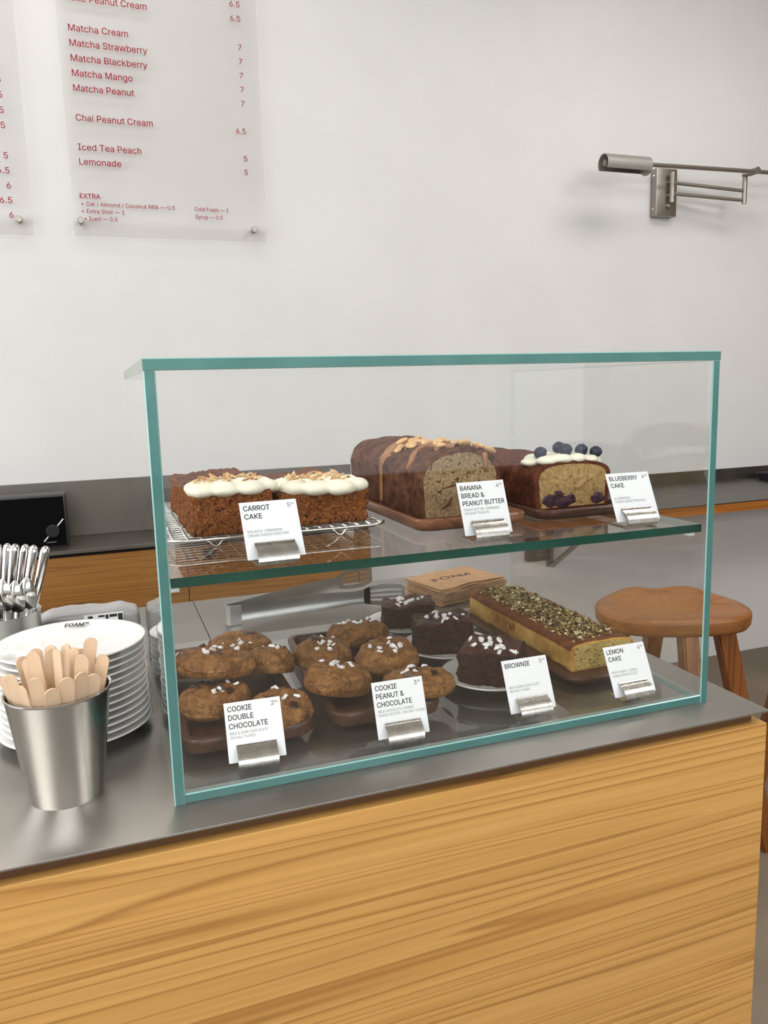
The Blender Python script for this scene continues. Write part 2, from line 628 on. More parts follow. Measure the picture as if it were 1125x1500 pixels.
def glyph_polys(text, size):
    """outline polygons of one line of lettering, as (outer, holes) lists of 2-D points"""
    cu = bpy.data.curves.new('lettering', 'FONT')
    cu.body = text
    cu.size = size
    if FONT:
        cu.font = FONT
    ob = bpy.data.objects.new('lettering_tmp', cu)
    COL.objects.link(ob)
    bpy.context.view_layer.update()
    dg = bpy.context.evaluated_depsgraph_get()
    oe = ob.evaluated_get(dg)
    cv = oe.to_curve(dg)
    polys = []
    for sp in cv.splines:
        pts = []
        if sp.type == 'BEZIER':
            bp_ = sp.bezier_points
            n = len(bp_)
            for k in range(n):
                a, b = bp_[k], bp_[(k + 1) % n]
                straight = (a.handle_right - a.co).length < 1e-9 and (b.handle_left - b.co).length < 1e-9
                d = (b.co - a.co)
                if not straight and d.length > 0:
                    c1, c2 = a.handle_right - a.co, b.handle_left - a.co
                    straight = abs(c1.x * d.y - c1.y * d.x) < 1e-4 * d.length * size and abs(c2.x * d.y - c2.y * d.x) < 1e-4 * d.length * size
                m = 1 if straight else 4
                for q in range(m):
                    t = q / m
                    p = a.co * (1 - t) ** 3 + a.handle_right * 3 * t * (1 - t) ** 2 + b.handle_left * 3 * t * t * (1 - t) + b.co * t ** 3
                    pts.append((p.x, p.y))
        else:
            pts = [(p.co.x, p.co.y) for p in sp.points]
        if len(pts) > 2:
            polys.append(pts)
    oe.to_curve_clear()
    bpy.data.objects.remove(ob)
    bpy.data.curves.remove(cu)

    return polys


def fill_outlines(polys):
    """triangles (2-D points) covering the outlines by the non-zero winding rule"""
    from mathutils.geometry import delaunay_2d_cdt
    groups = []
    for p in sorted(polys, key=lambda q: min(x for x, y in q)):
        a, b = min(x for x, y in p), max(x for x, y in p)
        if groups and a < groups[-1][0]:
            groups[-1][1].append(p)
            groups[-1][0] = max(groups[-1][0], b)
        else:
            groups.append([b, [p]])
    tris = []
    for _, g in groups:
        pts, edges = [], []
        for p in g:
            o = len(pts)
            pts += [Vector(q) * 1000 for q in p]
            edges += [(o + k, o + (k + 1) % len(p)) for k in range(len(p))]
        vs, es, fs = delaunay_2d_cdt(pts, edges, [], 0, 1e-4)[:3]
        seg = [(pts[a], pts[b]) for a, b in edges]
        for f in fs:
            c = (vs[f[0]] + vs[f[1]] + vs[f[2]]) / 3
            wn = 0
            for a, b in seg:
                if (a.y > c.y) != (b.y > c.y) and c.x < (b.x - a.x) * (c.y - a.y) / (b.y - a.y) + a.x:
                    wn += 1 if b.y > a.y else -1
            if wn:
                tris.append([(vs[q].x / 1000, vs[q].y / 1000) for q in f])
    return tris


_H = glyph_polys('H', 1.0)
CAP = max(p[1] for p in _H[0]) if _H else 0.729


def text_mesh(lines, cap, depth=0.0, bold=0.0):
    """one flat mesh holding lines of printed lettering: (text, x, y, align[, cap[, width]]) in the xy plane"""
    bm = bmesh.new()
    for ln in lines:
        st, x, y, al = ln[:4]
        c = ln[4] if len(ln) > 4 and ln[4] else cap
        w = ln[5] if len(ln) > 5 else None
        polys = glyph_polys(st, c / CAP)
        if not polys:
            continue
        xs = [p[0] for o in polys for p in o]
        x0, x1 = min(xs), max(xs)
        k = w / (x1 - x0) if w else 1.0
        off = {'L': -x0, 'R': -x1, 'C': -(x0 + x1) / 2}[al]
        b = bold * c
        shifts = ((0, 0), (b, 0), (-b, 0), (0, b), (0, -b)) if b else ((0, 0),)
        for tri in fill_outlines(polys):
            for q5, (sx, sy) in enumerate(shifts):
                bm.faces.new([bm.verts.new(((px + off) * k + x + sx, py + y + sy, q5 * 0.000012)) for px, py in tri])
    return bm


def bvh_of(o):
    me = o.data
    return BVHTree.FromPolygons([v.co for v in me.vertices], [p.vertices for p in me.polygons])


def flake_mesh(name, seed, size, th, mat):
    rng = random.Random(seed)
    bm = bmesh.new()
    n = rng.choice((4, 5, 6))
    pts = []
    for i in range(n):
        a = 2 * math.pi * i / n + rng.uniform(-0.3, 0.3)
        r = size * rng.uniform(0.6, 1.1)
        pts.append((r * math.cos(a) * 1.25, r * math.sin(a) * 0.8))
    a = [bm.verts.new((x, y, -th)) for x, y in pts]
    b = [bm.verts.new((x * 0.85, y * 0.85, th + size * 0.25 * rng.uniform(-0.5, 1))) for x, y in pts]
    for i in range(n):
        bm.faces.new((a[i], a[(i + 1) % n], b[(i + 1) % n], b[i]))
    bm.faces.new(a)
    bm.faces.new(b)
    me = bpy.data.meshes.new(name)
    bmesh.ops.recalc_face_normals(bm, faces=bm.faces[:])
    bm.to_mesh(me)
    bm.free()
    me.materials.append(mat)
    return me


SALT = [flake_mesh('salt_flake', i, 0.0044, 0.0011, M['salt']) for i in range(6)]
CHOC = [flake_mesh('chocolate_chunk', 20 + i, 0.0075, 0.0022, M['chocolate']) for i in range(3)]


def put(me, name, parent, tree, x, y, rng, tilt=0.5, lift=0.0006, scale=1.0, zmax=0.3):
    """set one small piece on a part's own surface"""
    hit, nrm, idx, d = tree.ray_cast(Vector((x, y, zmax)), Vector((0, 0, -1)))
    if hit is None:
        return None
    o = bpy.data.objects.new(name, me)
    COL.objects.link(o)
    o.parent = parent
    q = Vector((0, 0, 1)).rotation_difference(nrm)
    from mathutils import Euler
    e = Euler((rng.uniform(-tilt, tilt), rng.uniform(-tilt, tilt), rng.uniform(0, 6.28)))
    o.rotation_mode = 'QUATERNION'
    o.rotation_quaternion = q @ e.to_quaternion()
    o.location = hit + nrm * lift
    s = scale * rng.uniform(0.75, 1.2)
    o.scale = (s, s, s)
    return o


# ------------------------------------------------------------------ room
F = -Z0
YW = 2.2


def room(name, x0, x1, y0, y1, z0, z1, mat):
    return structure(link(name, bx(x0, x1, y0, y1, z0 + Z0, z1 + Z0), mat))


room('floor', -3.2, 4.2, -5.2, 2.4, F - 0.1, F, M['floor'])
room('ceiling', -3.2, 4.2, -5.2, 2.4, F + 3.2, F + 3.3, M['ceiling'])
room('wall_back', -3.2, 4.2, YW, YW + 0.15, F, F + 3.2, M['wall'])
bm = bmesh.new()
box(bm, -3.2, -3.05, -5.2, -1.5, 0, 3.2)
box(bm, -3.2, -3.05, 1.7, 2.2, 0, 3.2)
box(bm, -3.2, -3.05, -1.5, 1.7, 0, 0.8)
box(bm, -3.2, -3.05, -1.5, 1.7, 2.85, 3.2)
structure(link('wall_left', bm, M['wall']))
room('wall_right', 4.05, 4.2, -5.2, 2.2, F, F + 3.2, plain('brown_plaster', (120, 106, 92), 0.9))  # unseen wall, kept dark to cut light bounced under the shelf
# the street front behind the camera: wall pieces round one wide shop window
bm = bmesh.new()
box(bm, -3.05, -2.9, -5.2, -5.0, 0, 3.2)
box(bm, 3.95, 4.05, -5.2, -5.0, 0, 3.2)
box(bm, -2.9, 3.95, -5.2, -5.0, 0, 0.60)
box(bm, -2.9, 3.95, -5.2, -5.0, 2.95, 3.2)
structure(link('wall_front', bm, plain('dark_brown_front', (74, 66, 58), 0.8)))  # unseen wall, darkened to weaken its reflection in the case glass
bm = bmesh.new()
for x in (-2.9, -0.9, 3.89):
    box(bm, x, x + 0.06, -5.14, -5.06, 0.60, 2.95)
box(bm, -2.9, 3.95, -5.14, -5.06, 0.60, 0.64)
box(bm, -2.9, 3.95, -5.14, -5.06, 2.89, 2.95)
structure(link('window_1', bm, M['black_plastic']))

# ------------------------------------------------------------------ serving counter
CX0, CX1, CYF, CYB = -1.6, 0.6469, -0.0456, 0.716
t = thing('serving_counter', 'long oak serving counter with a thin grey steel top under the glass case', 'counter', (0, 0, 0))
bm = bmesh.new()
box(bm, CX0, CX1, CYF, CYB, -0.0025, 0.0, 0.0006)
top = link('steel_top', bm, M['counter_steel'], t, smooth=True)
bm = bmesh.new()
box(bm, 0.096, 0.0974, 0.470, 0.7155, 0.0, 0.00025)
s = link('sheet_seam', bm, M['dark_void'], top)
bm = bmesh.new()
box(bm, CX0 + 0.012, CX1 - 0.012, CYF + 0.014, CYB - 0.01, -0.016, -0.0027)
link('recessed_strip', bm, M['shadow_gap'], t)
bm = bmesh.new()
box(bm, CX0, CX1, CYF + 0.003, CYF + 0.022, F + 0.002, -0.0165, 0.0008)
link('front_panel', bm, M['oak'], t)
bm = bmesh.new()
box(bm, CX1 - 0.02, CX1, CYF + 0.0225, CYB - 0.004, F + 0.002, -0.0165, 0.0008)
link('end_panel', bm, M['oak'], t)
bm = bmesh.new()
box(bm, CX0, CX1 - 0.021, CYB - 0.02, CYB - 0.004, F + 0.002, -0.0165)
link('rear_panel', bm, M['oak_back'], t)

# ------------------------------------------------------------------ back counter, left
BZ = -0.111
t = thing('back_worktop', 'grey steel back worktop under the black speaker', 'worktop')
bm = bmesh.new()
box(bm, -2.6, 0.86, 1.925, YW - 0.012, BZ - 0.012, BZ, 0.001)
link('worktop', bm, M['back_steel'], t)
bm = bmesh.new()
box(bm, -2.6, 0.86, YW - 0.012, YW - 0.001, BZ + 0.0005, 0.079, 0.001)
for v in bm.verts:
    v.co.z += Z0
structure(link('trim_1', bm, M['back_steel']))
t = thing('back_cabinet', 'low oak cabinet under the steel back worktop', 'cabinet')
bm = bmesh.new()
box(bm, -2.6, 0.846, 1.955, YW - 0.002, F + 0.002, BZ - 0.0125)
link('carcass', bm, M['dark_void'], t)  # near-black colour stands in for shade in the gap above the doors
for i, (a, b) in enumerate(((-2.0, -1.2), (-1.197, -0.5), (-0.497, 0.2025), (0.2055, 0.798), (0.801, 0.846))):
    bm = bmesh.new()
    box(bm, a, b, 1.933, 1.952, F + 0.08, BZ - 0.024, 0.0008)
    nm = 'end_panel' if i == 4 else 'door'
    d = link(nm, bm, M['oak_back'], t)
    if i == 3:
        bm = bmesh.new()
        lathe(bm, [(0.0, 0.0), (0.016, 0.0), (0.02, 0.0007), (0.02, 0.0014), (0, 0.0014)], 28)
        link('finger_hole', bm, M['dark_void'], d, (0.278, 1.9322, -0.163), (math.radians(90), 0, 0))

# speaker on the back worktop
t = thing('speaker', 'black tabletop speaker with a dial on the steel back worktop', 'speaker', (-0.385, 2.045, BZ))
bm = bmesh.new()
box(bm, -0.23, 0.23, -0.047, 0.047, 0.0, 0.170, 0.004)
body = link('case', bm, M['speaker_body'], t, smooth=True)
bm = bmesh.new()
box(bm, -0.224, 0.224, -0.0495, -0.046, 0.006, 0.164, 0.001)
link('front_grille', bm, M['speaker_black'], t)
bm = bmesh.new()
lathe(bm, [(0, 0), (0.021, 0), (0.021, 0.006), (0.018, 0.009), (0, 0.009)], 32)
kb = link('dial', bm, M['black_plastic'], t, (0.186, -0.0495, 0.054), (math.radians(90), 0, 0), smooth=True)
for a, r0, r1 in ((48, 0.022, 0.05), (228, 0.022, 0.042)):
    bm = bmesh.new()
    tube(bm, [(r0 * math.cos(math.radians(a)), r0 * math.sin(math.radians(a)), 0.001), (r1 * math.cos(math.radians(a)), r1 * math.sin(math.radians(a)), 0.001)], 0.0021, 6)
    link('pointer', bm, M['white_mark'], kb)
bm = bmesh.new()
rng = random.Random(4)
x = 0.165
for k in range(9):
    w = rng.uniform(0.0018, 0.003)
    box(bm, x, x + w, -0.0499, -0.0495, 0.0175, 0.0205)
    x += w + 0.0008
link('maker_mark', bm, M['grey_print'], t)

# ------------------------------------------------------------------ bar shelf, right
SZ = -0.101
t = thing('bar_shelf', 'wall mounted steel topped bar shelf with an oak front edge', 'shelf')
bm = bmesh.new()
box(bm, 1.36, 3.9, 1.659, YW - 0.011, SZ - 0.005, SZ, 0.001)
link('shelf_top', bm, M['back_steel'], t)
bm = bmesh.new()
box(bm, 1.36, 3.9, 1.657, 1.70, SZ - 0.037, SZ - 0.0055, 0.001)
link('front_edge', bm, M['oak_edge'], t)
bm = bmesh.new()
box(bm, 1.36, 3.9, 1.7005, YW - 0.002, SZ - 0.034, SZ - 0.0055)
link('underside_board', bm, M['oak_edge'], t)
bm = bmesh.new()
box(bm, 1.36, 3.9, YW - 0.010, YW - 0.001, SZ + 0.0005, -0.047, 0.001)
for v in bm.verts:
    v.co.z += Z0
structure(link('trim_2', bm, M['back_steel']))
for xx in (1.745, 3.2):
    bm = bmesh.new()
    box(bm, xx - 0.016, xx + 0.016, YW - 0.010, YW - 0.001, -0.414, SZ - 0.0345, 0.001)
    tube(bm, [(xx, YW - 0.012, -0.405), (xx, YW - 0.03, -0.405), (xx, 1.80, SZ - 0.045)], 0.010, 10)
    box(bm, xx - 0.012, xx + 0.012, 1.76, YW - 0.012, SZ - 0.042, SZ - 0.0345)
    link('bracket', bm, M['lamp_nickel'], t, smooth=True)
t = thing('wall_outlet', 'dark grey wall box under the bar shelf next to the bracket', 'outlet', (1.678, YW, -0.335))
bm = bmesh.new()
box(bm, -0.055, 0.048, -0.045, -0.001, -0.042, 0.055, 0.004)
link('outlet_box', bm, plain('dark_grey_plastic', (86, 78, 74), 0.5), t, smooth=True)
bm = bmesh.new()
box(bm, -0.022, 0.022, -0.049, -0.0445, -0.024, 0.036, 0.002)
link('cover_plate', bm, plain('mid_grey_plastic', (104, 100, 98), 0.4), t, smooth=True)
t = thing('serving_tray', 'flat black tray lying on the steel bar shelf at the wall', 'tray', (2.985, 1.985, SZ), (0, 0, math.radians(-8)))
bm = bmesh.new()
loft_rr(bm, [(0.19, 0.13, 0.02, 0.0), (0.20, 0.14, 0.025, 0.030), (0.205, 0.145, 0.03, 0.032), (0.198, 0.138, 0.025, 0.030), (0.188, 0.128, 0.02, 0.008)])
link('tray_body', bm, plain('black_tray', (36, 36, 42), 0.4), t, smooth=True)

# ------------------------------------------------------------------ stools


def stool(label, c, rz, z=F):
    t = thing('bar_stool', label, 'stool', (c[0], c[1], F), (0, 0, rz))
    H = Z0 - 0.211                       # height of the seat's rim
    bm = bmesh.new()
    NA, NR = 56, 12
    def outline(a):
        e = 2.6
        ca, sa = math.cos(a), math.sin(a)
        r = (abs(ca / 0.196) ** e + abs(sa / 0.128) ** e) ** (-1 / e)
        return r * ca, r * sa
    def top(x, y, f):
        rim = 0.5 - 0.5 * math.cos(math.pi * min(1, f) ** 1.6)
        back = max(0, y / 0.128)
        hump = 0.026 * back * (math.exp(-((x - 0.075) / 0.075) ** 2) + math.exp(-((x + 0.075) / 0.075) ** 2))
        return -0.036 + 0.022 * rim + hump - 0.004 * max(0, -y / 0.128) * rim
    rings = []
    cv = bm.verts.new((0, 0, H + top(0, 0, 0)))
    for k in range(1, NR + 1):
        f = k / NR
        rg = []
        for i in range(NA):
            x, y = outline(2 * math.pi * i / NA)
            x, y = x * f, y * f
            zz = top(x, y, f) - (0.006 if k == NR else 0)
            rg.append(bm.verts.new((x, y, H + zz)))
        rings.append(rg)
    for dz, k in ((-0.012, 1.012), (-0.040, 1.0), (-0.050, 0.965)):
        rg = []
        for i in range(NA):
            x, y = outline(2 * math.pi * i / NA)
            base = -0.012 if dz < -0.02 else top(x, y, 1)
            rg.append(bm.verts.new((x * k, y * k, H + base + dz)))
        rings.append(rg)
    for i in range(NA):
        bm.faces.new((cv, rings[0][i], rings[0][(i + 1) % NA]))
    for a, b in zip(rings, rings[1:]):
        for i in range(NA):
            bm.faces.new((a[i], a[(i + 1) % NA], b[(i + 1) % NA], b[i]))
    bm.faces.new(rings[-1])
    link('seat', bm, M['stool_wood'], t, smooth='all')
    for k, a in enumerate((3, 93, 183, 273)):
        a = math.radians(a)
        ca, sa = math.cos(a), math.sin(a)
        p0 = Vector((0.135 * ca, 0.092 * sa, H - 0.055))
        p1 = Vector((0.298 * ca, 0.29 * sa, 0.0))
        bm = bmesh.new()
        rad = Vector((ca, sa, 0))
        tan = Vector((-sa, ca, 0))
        rings = []
        for f, w in ((0, 0.026), (0.5, 0.024), (1, 0.019)):
            p = p0.lerp(p1, f)
            rings.append([bm.verts.new(p + rad * sx * w + tan * sy * w * 0.8) for sx, sy in ((1, 1), (-1, 1), (-1, -1), (1, -1))])
        for q, w in zip(rings, rings[1:]):
            for i in range(4):
                bm.faces.new((q[i], q[(i + 1) % 4], w[(i + 1) % 4], w[i]))
        bm.faces.new(rings[0])
        bm.faces.new(rings[-1])
        bmesh.ops.bevel(bm, geom=[e for e in bm.edges if abs((e.verts[0].co - e.verts[1].co).z) > 0.1], offset=0.005, segments=2, affect='EDGES')
        link('leg', bm, M['stool_leg'], t, smooth=True)
    bm = bmesh.new()
    pts = []
    for a in (3, 93, 183, 273):
        aa = math.radians(a)
        pts.append((0.222 * math.cos(aa), 0.215 * math.sin(aa), 0.33))
    for i in (0, 1):
        tube(bm, [pts[i], pts[i + 2]], 0.011, 10)
    for v in bm.verts:
        v.co.z += 0
    link('stretcher', bm, M['stool_leg'], t, smooth=True)
    return t


stool('brown wooden stool with a dished saddle seat right behind the glass case', (1.36, 0.965), math.radians(-20.1))
stool('second wooden stool beside the saddle seat stool, mostly hidden by the counter end', (1.87, 0.845), math.radians(-20.1))

# ------------------------------------------------------------------ menu boards


def board(name, label, x0, x1, z0, z1, rows, screws):
    t = thing(name, label, 'menu board')
    bm = panel(x0, x1, YW - 0.026, YW - 0.021, z0, z1, 1)
    link('acrylic_sheet', bm, [M['acrylic'], M['acrylic_edge']], t)
    for ln in rows:
        tm = text_mesh([ln], 0.0195, 0.0, 0.034 if ln[0] == 'EXTRA' else 0.016)
        if len(tm.verts):
            link('menu_line', tm, M['red_print'], t, (0, YW - 0.0264, 0), (math.radians(90), 0, 0))
        else:
            tm.free()
    for sx, sz in screws:
        bm = bmesh.new()
        lathe(bm, [(0, 0), (0.0075, 0), (0.0075, 0.0195), (0.0055, 0.0195), (0.0055, 0.026), (0.0105, 0.026), (0.0105, 0.036), (0.009, 0.038), (0, 0.038)], 20)
        link('standoff_screw', bm, M['lamp_nickel'], t, (sx, YW - 0.0008, sz), (math.radians(90), 0, 0), smooth=True)
    return t


P = 0.0445
rows = []
z = 1.684
items = [('Latte Strawberry Cream', '6.5'), ('Latte Peanut Cream', '6.5'), None, ('Matcha Cream', '7'), ('Matcha Strawberry', '7'), ('Matcha Blackberry', '7'), ('Matcha Mango', '7'),
         ('Matcha Peanut', '7'), None, ('Chai Peanut Cream', '6.5'), None, ('Iced Tea Peach', '5'), ('Lemonade', '5')]
zb = 1.640
for k, it in enumerate(items):
    if it:
        if k:
            rows.append((it[0], -0.028, zb - k * P, 'L'))
        rows.append((it[1], 0.519, zb - k * P, 'R', 0.0175))
rows += [('EXTRA', -0.035, 1.002, 'L', 0.0145), ('+ Oat / Almond / Coconut Milk \u2014 0.5', -0.033, 0.9785, 'L', 0.0125, 0.297), ('+ Extra Shot \u2014 1', -0.033, 0.956, 'L', 0.0125),
         ('+ Iced \u2014 0.5', -0.027, 0.933, 'L', 0.0125), ('Cold Foam \u2014 1', 0.330, 0.979, 'L', 0.0125, 0.115), ('Syrup \u2014 0.5', 0.331, 0.954, 'L', 0.0125, 0.092)]
board('menu_board', 'clear acrylic menu board listing matcha, chai and iced tea drinks in red', -0.060, 0.574, 0.886, 1.95, rows, ((-0.0385, 0.931), (0.531, 0.925), (-0.0385, 1.90), (0.531, 1.90)))
rows = []
for k, s in enumerate(('6', '6.5', '5', '6.5', '5', '', '5', '6.5', '6', '6.5', '6')):
    rows.append((s, -0.238, 0.931 + (10 - k) * 0.0447, 'R', 0.0185) if s else (' ', -0.238, 0.95, 'R'))
board('menu_board', 'clear acrylic menu board cut by the picture edge showing only red prices', -0.82, -0.184, 0.882, 1.95, rows, ((-0.223, 0.927), (-0.79, 0.927), (-0.223, 1.90), (-0.79, 1.90)))

# ------------------------------------------------------------------ swing arm wall lamp
t = thing('wall_lamp', 'satin nickel swing arm wall lamp on the white wall', 'lamp', (2.275, YW, 1.14))
bm = bmesh.new()
box(bm, -0.052, 0.052, -0.040, -0.001, -0.095, 0.095, 0.003)
pl = link('wall_plate', bm, M['lamp_nickel'], t, smooth=True)
for zz in (-0.066, 0.066):
    bm = bmesh.new()
    lathe(bm, [(0, 0), (0.005, 0), (0.004, 0.002), (0, 0.0025)], 12)
    link('screw', bm, M['cutlery_steel'], pl, (-0.0525, -0.02, zz), (0, math.radians(-90), 0))
bm = bmesh.new()
lathe(bm, [(0, 0), (0.012, 0), (0.010, 0.014), (0, 0.016)], 16)
link('switch', bm, M['lamp_nickel'], pl, (0.006, -0.0405, -0.055), (math.radians(90), 0, 0), smooth=True)
bm = bmesh.new()
tube(bm, [(0.01, -0.062, -0.045), (0.01, -0.062, 0.075)], 0.011, 16)
tube(bm, [(0.01, -0.04, 0.04), (0.01, -0.062, 0.04)], 0.008, 10)
tube(bm, [(0.01, -0.04, -0.012), (0.01, -0.062, -0.012)], 0.008, 10)
link('hinge_post', bm, M['lamp_nickel'], t, smooth=True)
for zz, z2 in ((0.030, 0.004), (-0.013, -0.034)):
    bm = bmesh.new()
    tube(bm, [(0.01, -0.075, zz), (0.330, -0.125, z2)], 0.0075, 12)
    link('swing_arm', bm, M['lamp_nickel'], t, smooth=True)
bm = bmesh.new()
tube(bm, [(0.330, -0.125, -0.048), (0.330, -0.125, 0.072)], 0.010, 16)
tube(bm, [(0.330, -0.150, 0.070), (0.330, -0.195, 0.070)], 0.014, 16)
tube(bm, [(0.316, -0.125, 0.070), (0.330, -0.150, 0.070)], 0.010, 12)
link('end_post', bm, M['lamp_nickel'], t, smooth=True)
bm = bmesh.new()
tube(bm, [(-0.225, -0.2, 0.055), (0.325, -0.18, 0.068), (0.52, -0.172, 0.072)], 0.0085, 14)
link('lamp_bar', bm, M['lamp_nickel'], t, smooth=True)
bm = bmesh.new()
prof = []
for k in range(15):
    a = math.radians(-35 + 250 * k / 14)
    prof.append((0.034 * math.cos(a), 0.036 * math.sin(a)))
inn = [(x * 0.93, z * 0.93) for x, z in prof][::-1]
ring = prof + inn
va = [bm.verts.new((-0.428, -0.2 + y, 0.046 + z)) for y, z in ring]
vb = [bm.verts.new((-0.225, -0.2 + y, 0.046 + z)) for y, z in ring]
n = len(ring)
for i in range(n):
    bm.faces.new((va[i], va[(i + 1) % n], vb[(i + 1) % n], vb[i]))
bm.faces.new(va)
bm.faces.new(vb)
sh = link('lamp_shade', bm, M['lamp_shade'], t, smooth=True)
bm = bmesh.new()
tube(bm, [(-0.235, -0.2, 0.046), (-0.225, -0.2, 0.046)], 0.033, 20)
link('end_cap', bm, M['lamp_shade'], sh, smooth=True)
bm = bmesh.new()
tube(bm, [(-0.422, -0.2, 0.049), (-0.245, -0.2, 0.049)], 0.012, 12)
link('bulb', bm, plain('unlit_bulb', (120, 112, 100), 0.3), sh, smooth=True)

# ------------------------------------------------------------------ glass display case
W, D, H, T = 0.60, 0.448, 0.3993, 0.010
case = thing('display_case', 'clear glass pastry display case with teal edges standing on the counter', 'display case')
G3 = [M['glass'], M['glass_edge'], M['glass_edge_pale'], M['glass_edge_dark'], M['glass_edge_clear'], M['glass_arris_glint']]
link('top_panel', panel(0, W, 0, D, H - 0.0105, H, 2, {(0, -1): 2, (0, 1): 2, (1, 1): 4}, 0.0009), G3, case)
for x0 in (0, W - T):
    link('side_panel', panel(x0, x0 + T, 0, D, 0.0002, H - 0.0107, 0, {(1, 1): 4}, 0.0011), G3, case)
link('base_panel', panel(T + 0.0002, W - T - 0.0002, 0, D, 0.0004, T, 2, {(0, -1): 0, (0, 1): 0, (1, 1): 4}, 0.0011), G3, case)
link('front_panel', panel(T + 0.0003, W - T - 0.0003, 0.0012, 0.0072, T + 0.0002, H - 0.0109, 1, {(0, -1): 0, (0, 1): 0, (2, 1): 0, (2, -1): 2}), G3, case)
ZS = 0.209
shelf = link('glass_shelf', panel(T + 0.0008, W - T - 0.0008, 0.0078, D - 0.004, ZS - 0.009, ZS, 2, {(1, -1): 3, (1, 1): 3, (0, -1): 3, (0, 1): 3}), G3, case)
for x0, sx in ((T, 1), (W - T, -1)):
    for yy in (0.018, D - 0.06):
        bm = bmesh.new()
        box(bm, min(x0 + 0.0003 * sx, x0 + 0.009 * sx), max(x0 + 0.0003 * sx, x0 + 0.009 * sx), yy, yy + 0.008, ZS - 0.0155, ZS - 0.0093, 0.001)
        link('shelf_support', bm, M['clear_plastic'], case)

# ------------------------------------------------------------------ price cards in metal clips


def price_card(label, x, y, z, rz, lean, title, price, small):
    t = thing('price_card', label, 'price card', (x, y, z), (0, 0, rz), 'price cards in the glass case')
    cw, chh = 0.0556, 0.0572
    bm = bmesh.new()
    box(bm, -cw / 2, cw / 2, 0, 0.0006, 0, chh)
    c = link('card', bm, M['card'], t, (0, 0, 0.006), (-lean, 0, 0))
    ls = []
    yy = chh - 0.0088
    for ln in title:
        ls.append((ln[0], -cw / 2 + 0.0032, yy, 'L', 0.0050, ln[1]))
        yy -= 0.0083
    tm = text_mesh(ls, 0.005, 0.0, 0.030)
    link('cake_name', tm, M['black_print'], c, (0, -0.00012, 0), (math.radians(90), 0, 0))
    tm = text_mesh([(price[0], cw / 2 - 0.0066, chh - 0.0078, 'R', 0.0044), (price[1], cw / 2 - 0.0026, chh - 0.0054, 'R', 0.0021)], 0.004, 0.00004)
    link('price', tm, M['black_print'], c, (0, -0.00012, 0), (math.radians(90), 0, 0))
    tm = text_mesh([(small[0][0], -cw / 2 + 0.0035, 0.0262, 'L', 0.0026, small[0][1]), (small[1][0], -cw / 2 + 0.0035, 0.0222, 'L', 0.0026, small[1][1])], 0.0026, 0.00004)
    link('ingredients', tm, M['grey_print'], c, (0, -0.00012, 0), (math.radians(90), 0, 0))
    # bent sheet clip
    prof = [(0.024, 0.0006), (-0.001, 0.0006), (-0.0055, 0.0016), (-0.0082, 0.005), (-0.0075, 0.010)]
    sl = math.tan(lean)
    prof += [(-0.0035 + 0.004 * 0.0, 0.0145), (0.0135 * sl - 0.0012, 0.0185), (0.0135 * sl - 0.0020, 0.0205)]
    pts = []
    th = 0.0006
    for k, (a, b) in enumerate(prof):
        p0 = Vector(prof[max(0, k - 1)])
        p1 = Vector(prof[min(len(prof) - 1, k + 1)])
        d = (p1 - p0).normalized()
        nrm = Vector((d.y, -d.x))
        pts.append(((a + nrm.x * th, b + nrm.y * th), (a - nrm.x * th, b - nrm.y * th)))
    ring = [p[0] for p in pts] + [p[1] for p in reversed(pts)]
    zmin = min(b for a, b in ring)
    bm = bmesh.new()
    va = [bm.verts.new((-0.0195, a, b - zmin + 0.0001)) for a, b in ring]
    vb = [bm.verts.new((0.0195, a, b - zmin + 0.0001)) for a, b in ring]
    n = len(ring)
    for i in range(n):
        bm.faces.new((va[i], va[(i + 1) % n], vb[(i + 1) % n], vb[i]))
    m = len(pts)
    for v in (va, vb):
        for i in range(m - 1):
            bm.faces.new((v[i], v[i + 1], v[n - 2 - i], v[n - 1 - i]))
    link('metal_clip', bm, M['clip_steel'], t, smooth=True)
    return t


price_card('white price card reading CARROT CAKE in a metal clip on the glass shelf', 0.1100, 0.0240, ZS + 0.0002, 0.041, 0.50, [('CARROT', 0.0255), ('CAKE', 0.0168)], ('5', '50'),
           [('WALNUTS \u00b7 CINNAMON', 0.0335), ('CREAM CHEESE FROSTING', 0.0395)])
price_card('white price card reading BANANA BREAD & PEANUT BUTTER in a metal clip', 0.3387, 0.0367, ZS + 0.0002, 0.023, 0.37, [('BANANA', 0.0255), ('BREAD &', 0.0268), ('PEANUT BUTTER', 0.0492)], ('4', '80'),
           [('PEANUT BUTTER \u00b7 CINNAMON', 0.0415), ('CRUSHED PEANUTS', 0.0285)])
price_card('white price card reading BLUEBERRY CAKE in a metal clip', 0.5218, 0.0297, ZS + 0.0002, -0.039, 0.46, [('BLUEBERRY', 0.0365), ('CAKE', 0.0168)], ('4', '80'),
           [('BLUEBERRIES', 0.0205), ('CREAM CHEESE FROSTING', 0.0395)])
price_card('white price card reading COOKIE DOUBLE CHOCOLATE in a metal clip', 0.0827, 0.0294, T + 0.0002, -0.05, 0.50, [('COOKIE', 0.0235), ('DOUBLE', 0.0245), ('CHOCOLATE', 0.0378)], ('3', '80'),
           [('MILK & DARK CHOCOLATE', 0.037), ('SEA SALT FLAKES', 0.0245)])
price_card('white price card reading COOKIE PEANUT & CHOCOLATE in a metal clip', 0.2324, 0.0219, T + 0.0002, -0.025, 0.37, [('COOKIE', 0.0235), ('PEANUT &', 0.030), ('CHOCOLATE', 0.0378)], ('3', '80'),
           [('MILK CHOCOLATE CHUNKS', 0.0385), ('PEANUT BUTTER \u00b7 SEA SALT FLAKES', 0.051)])
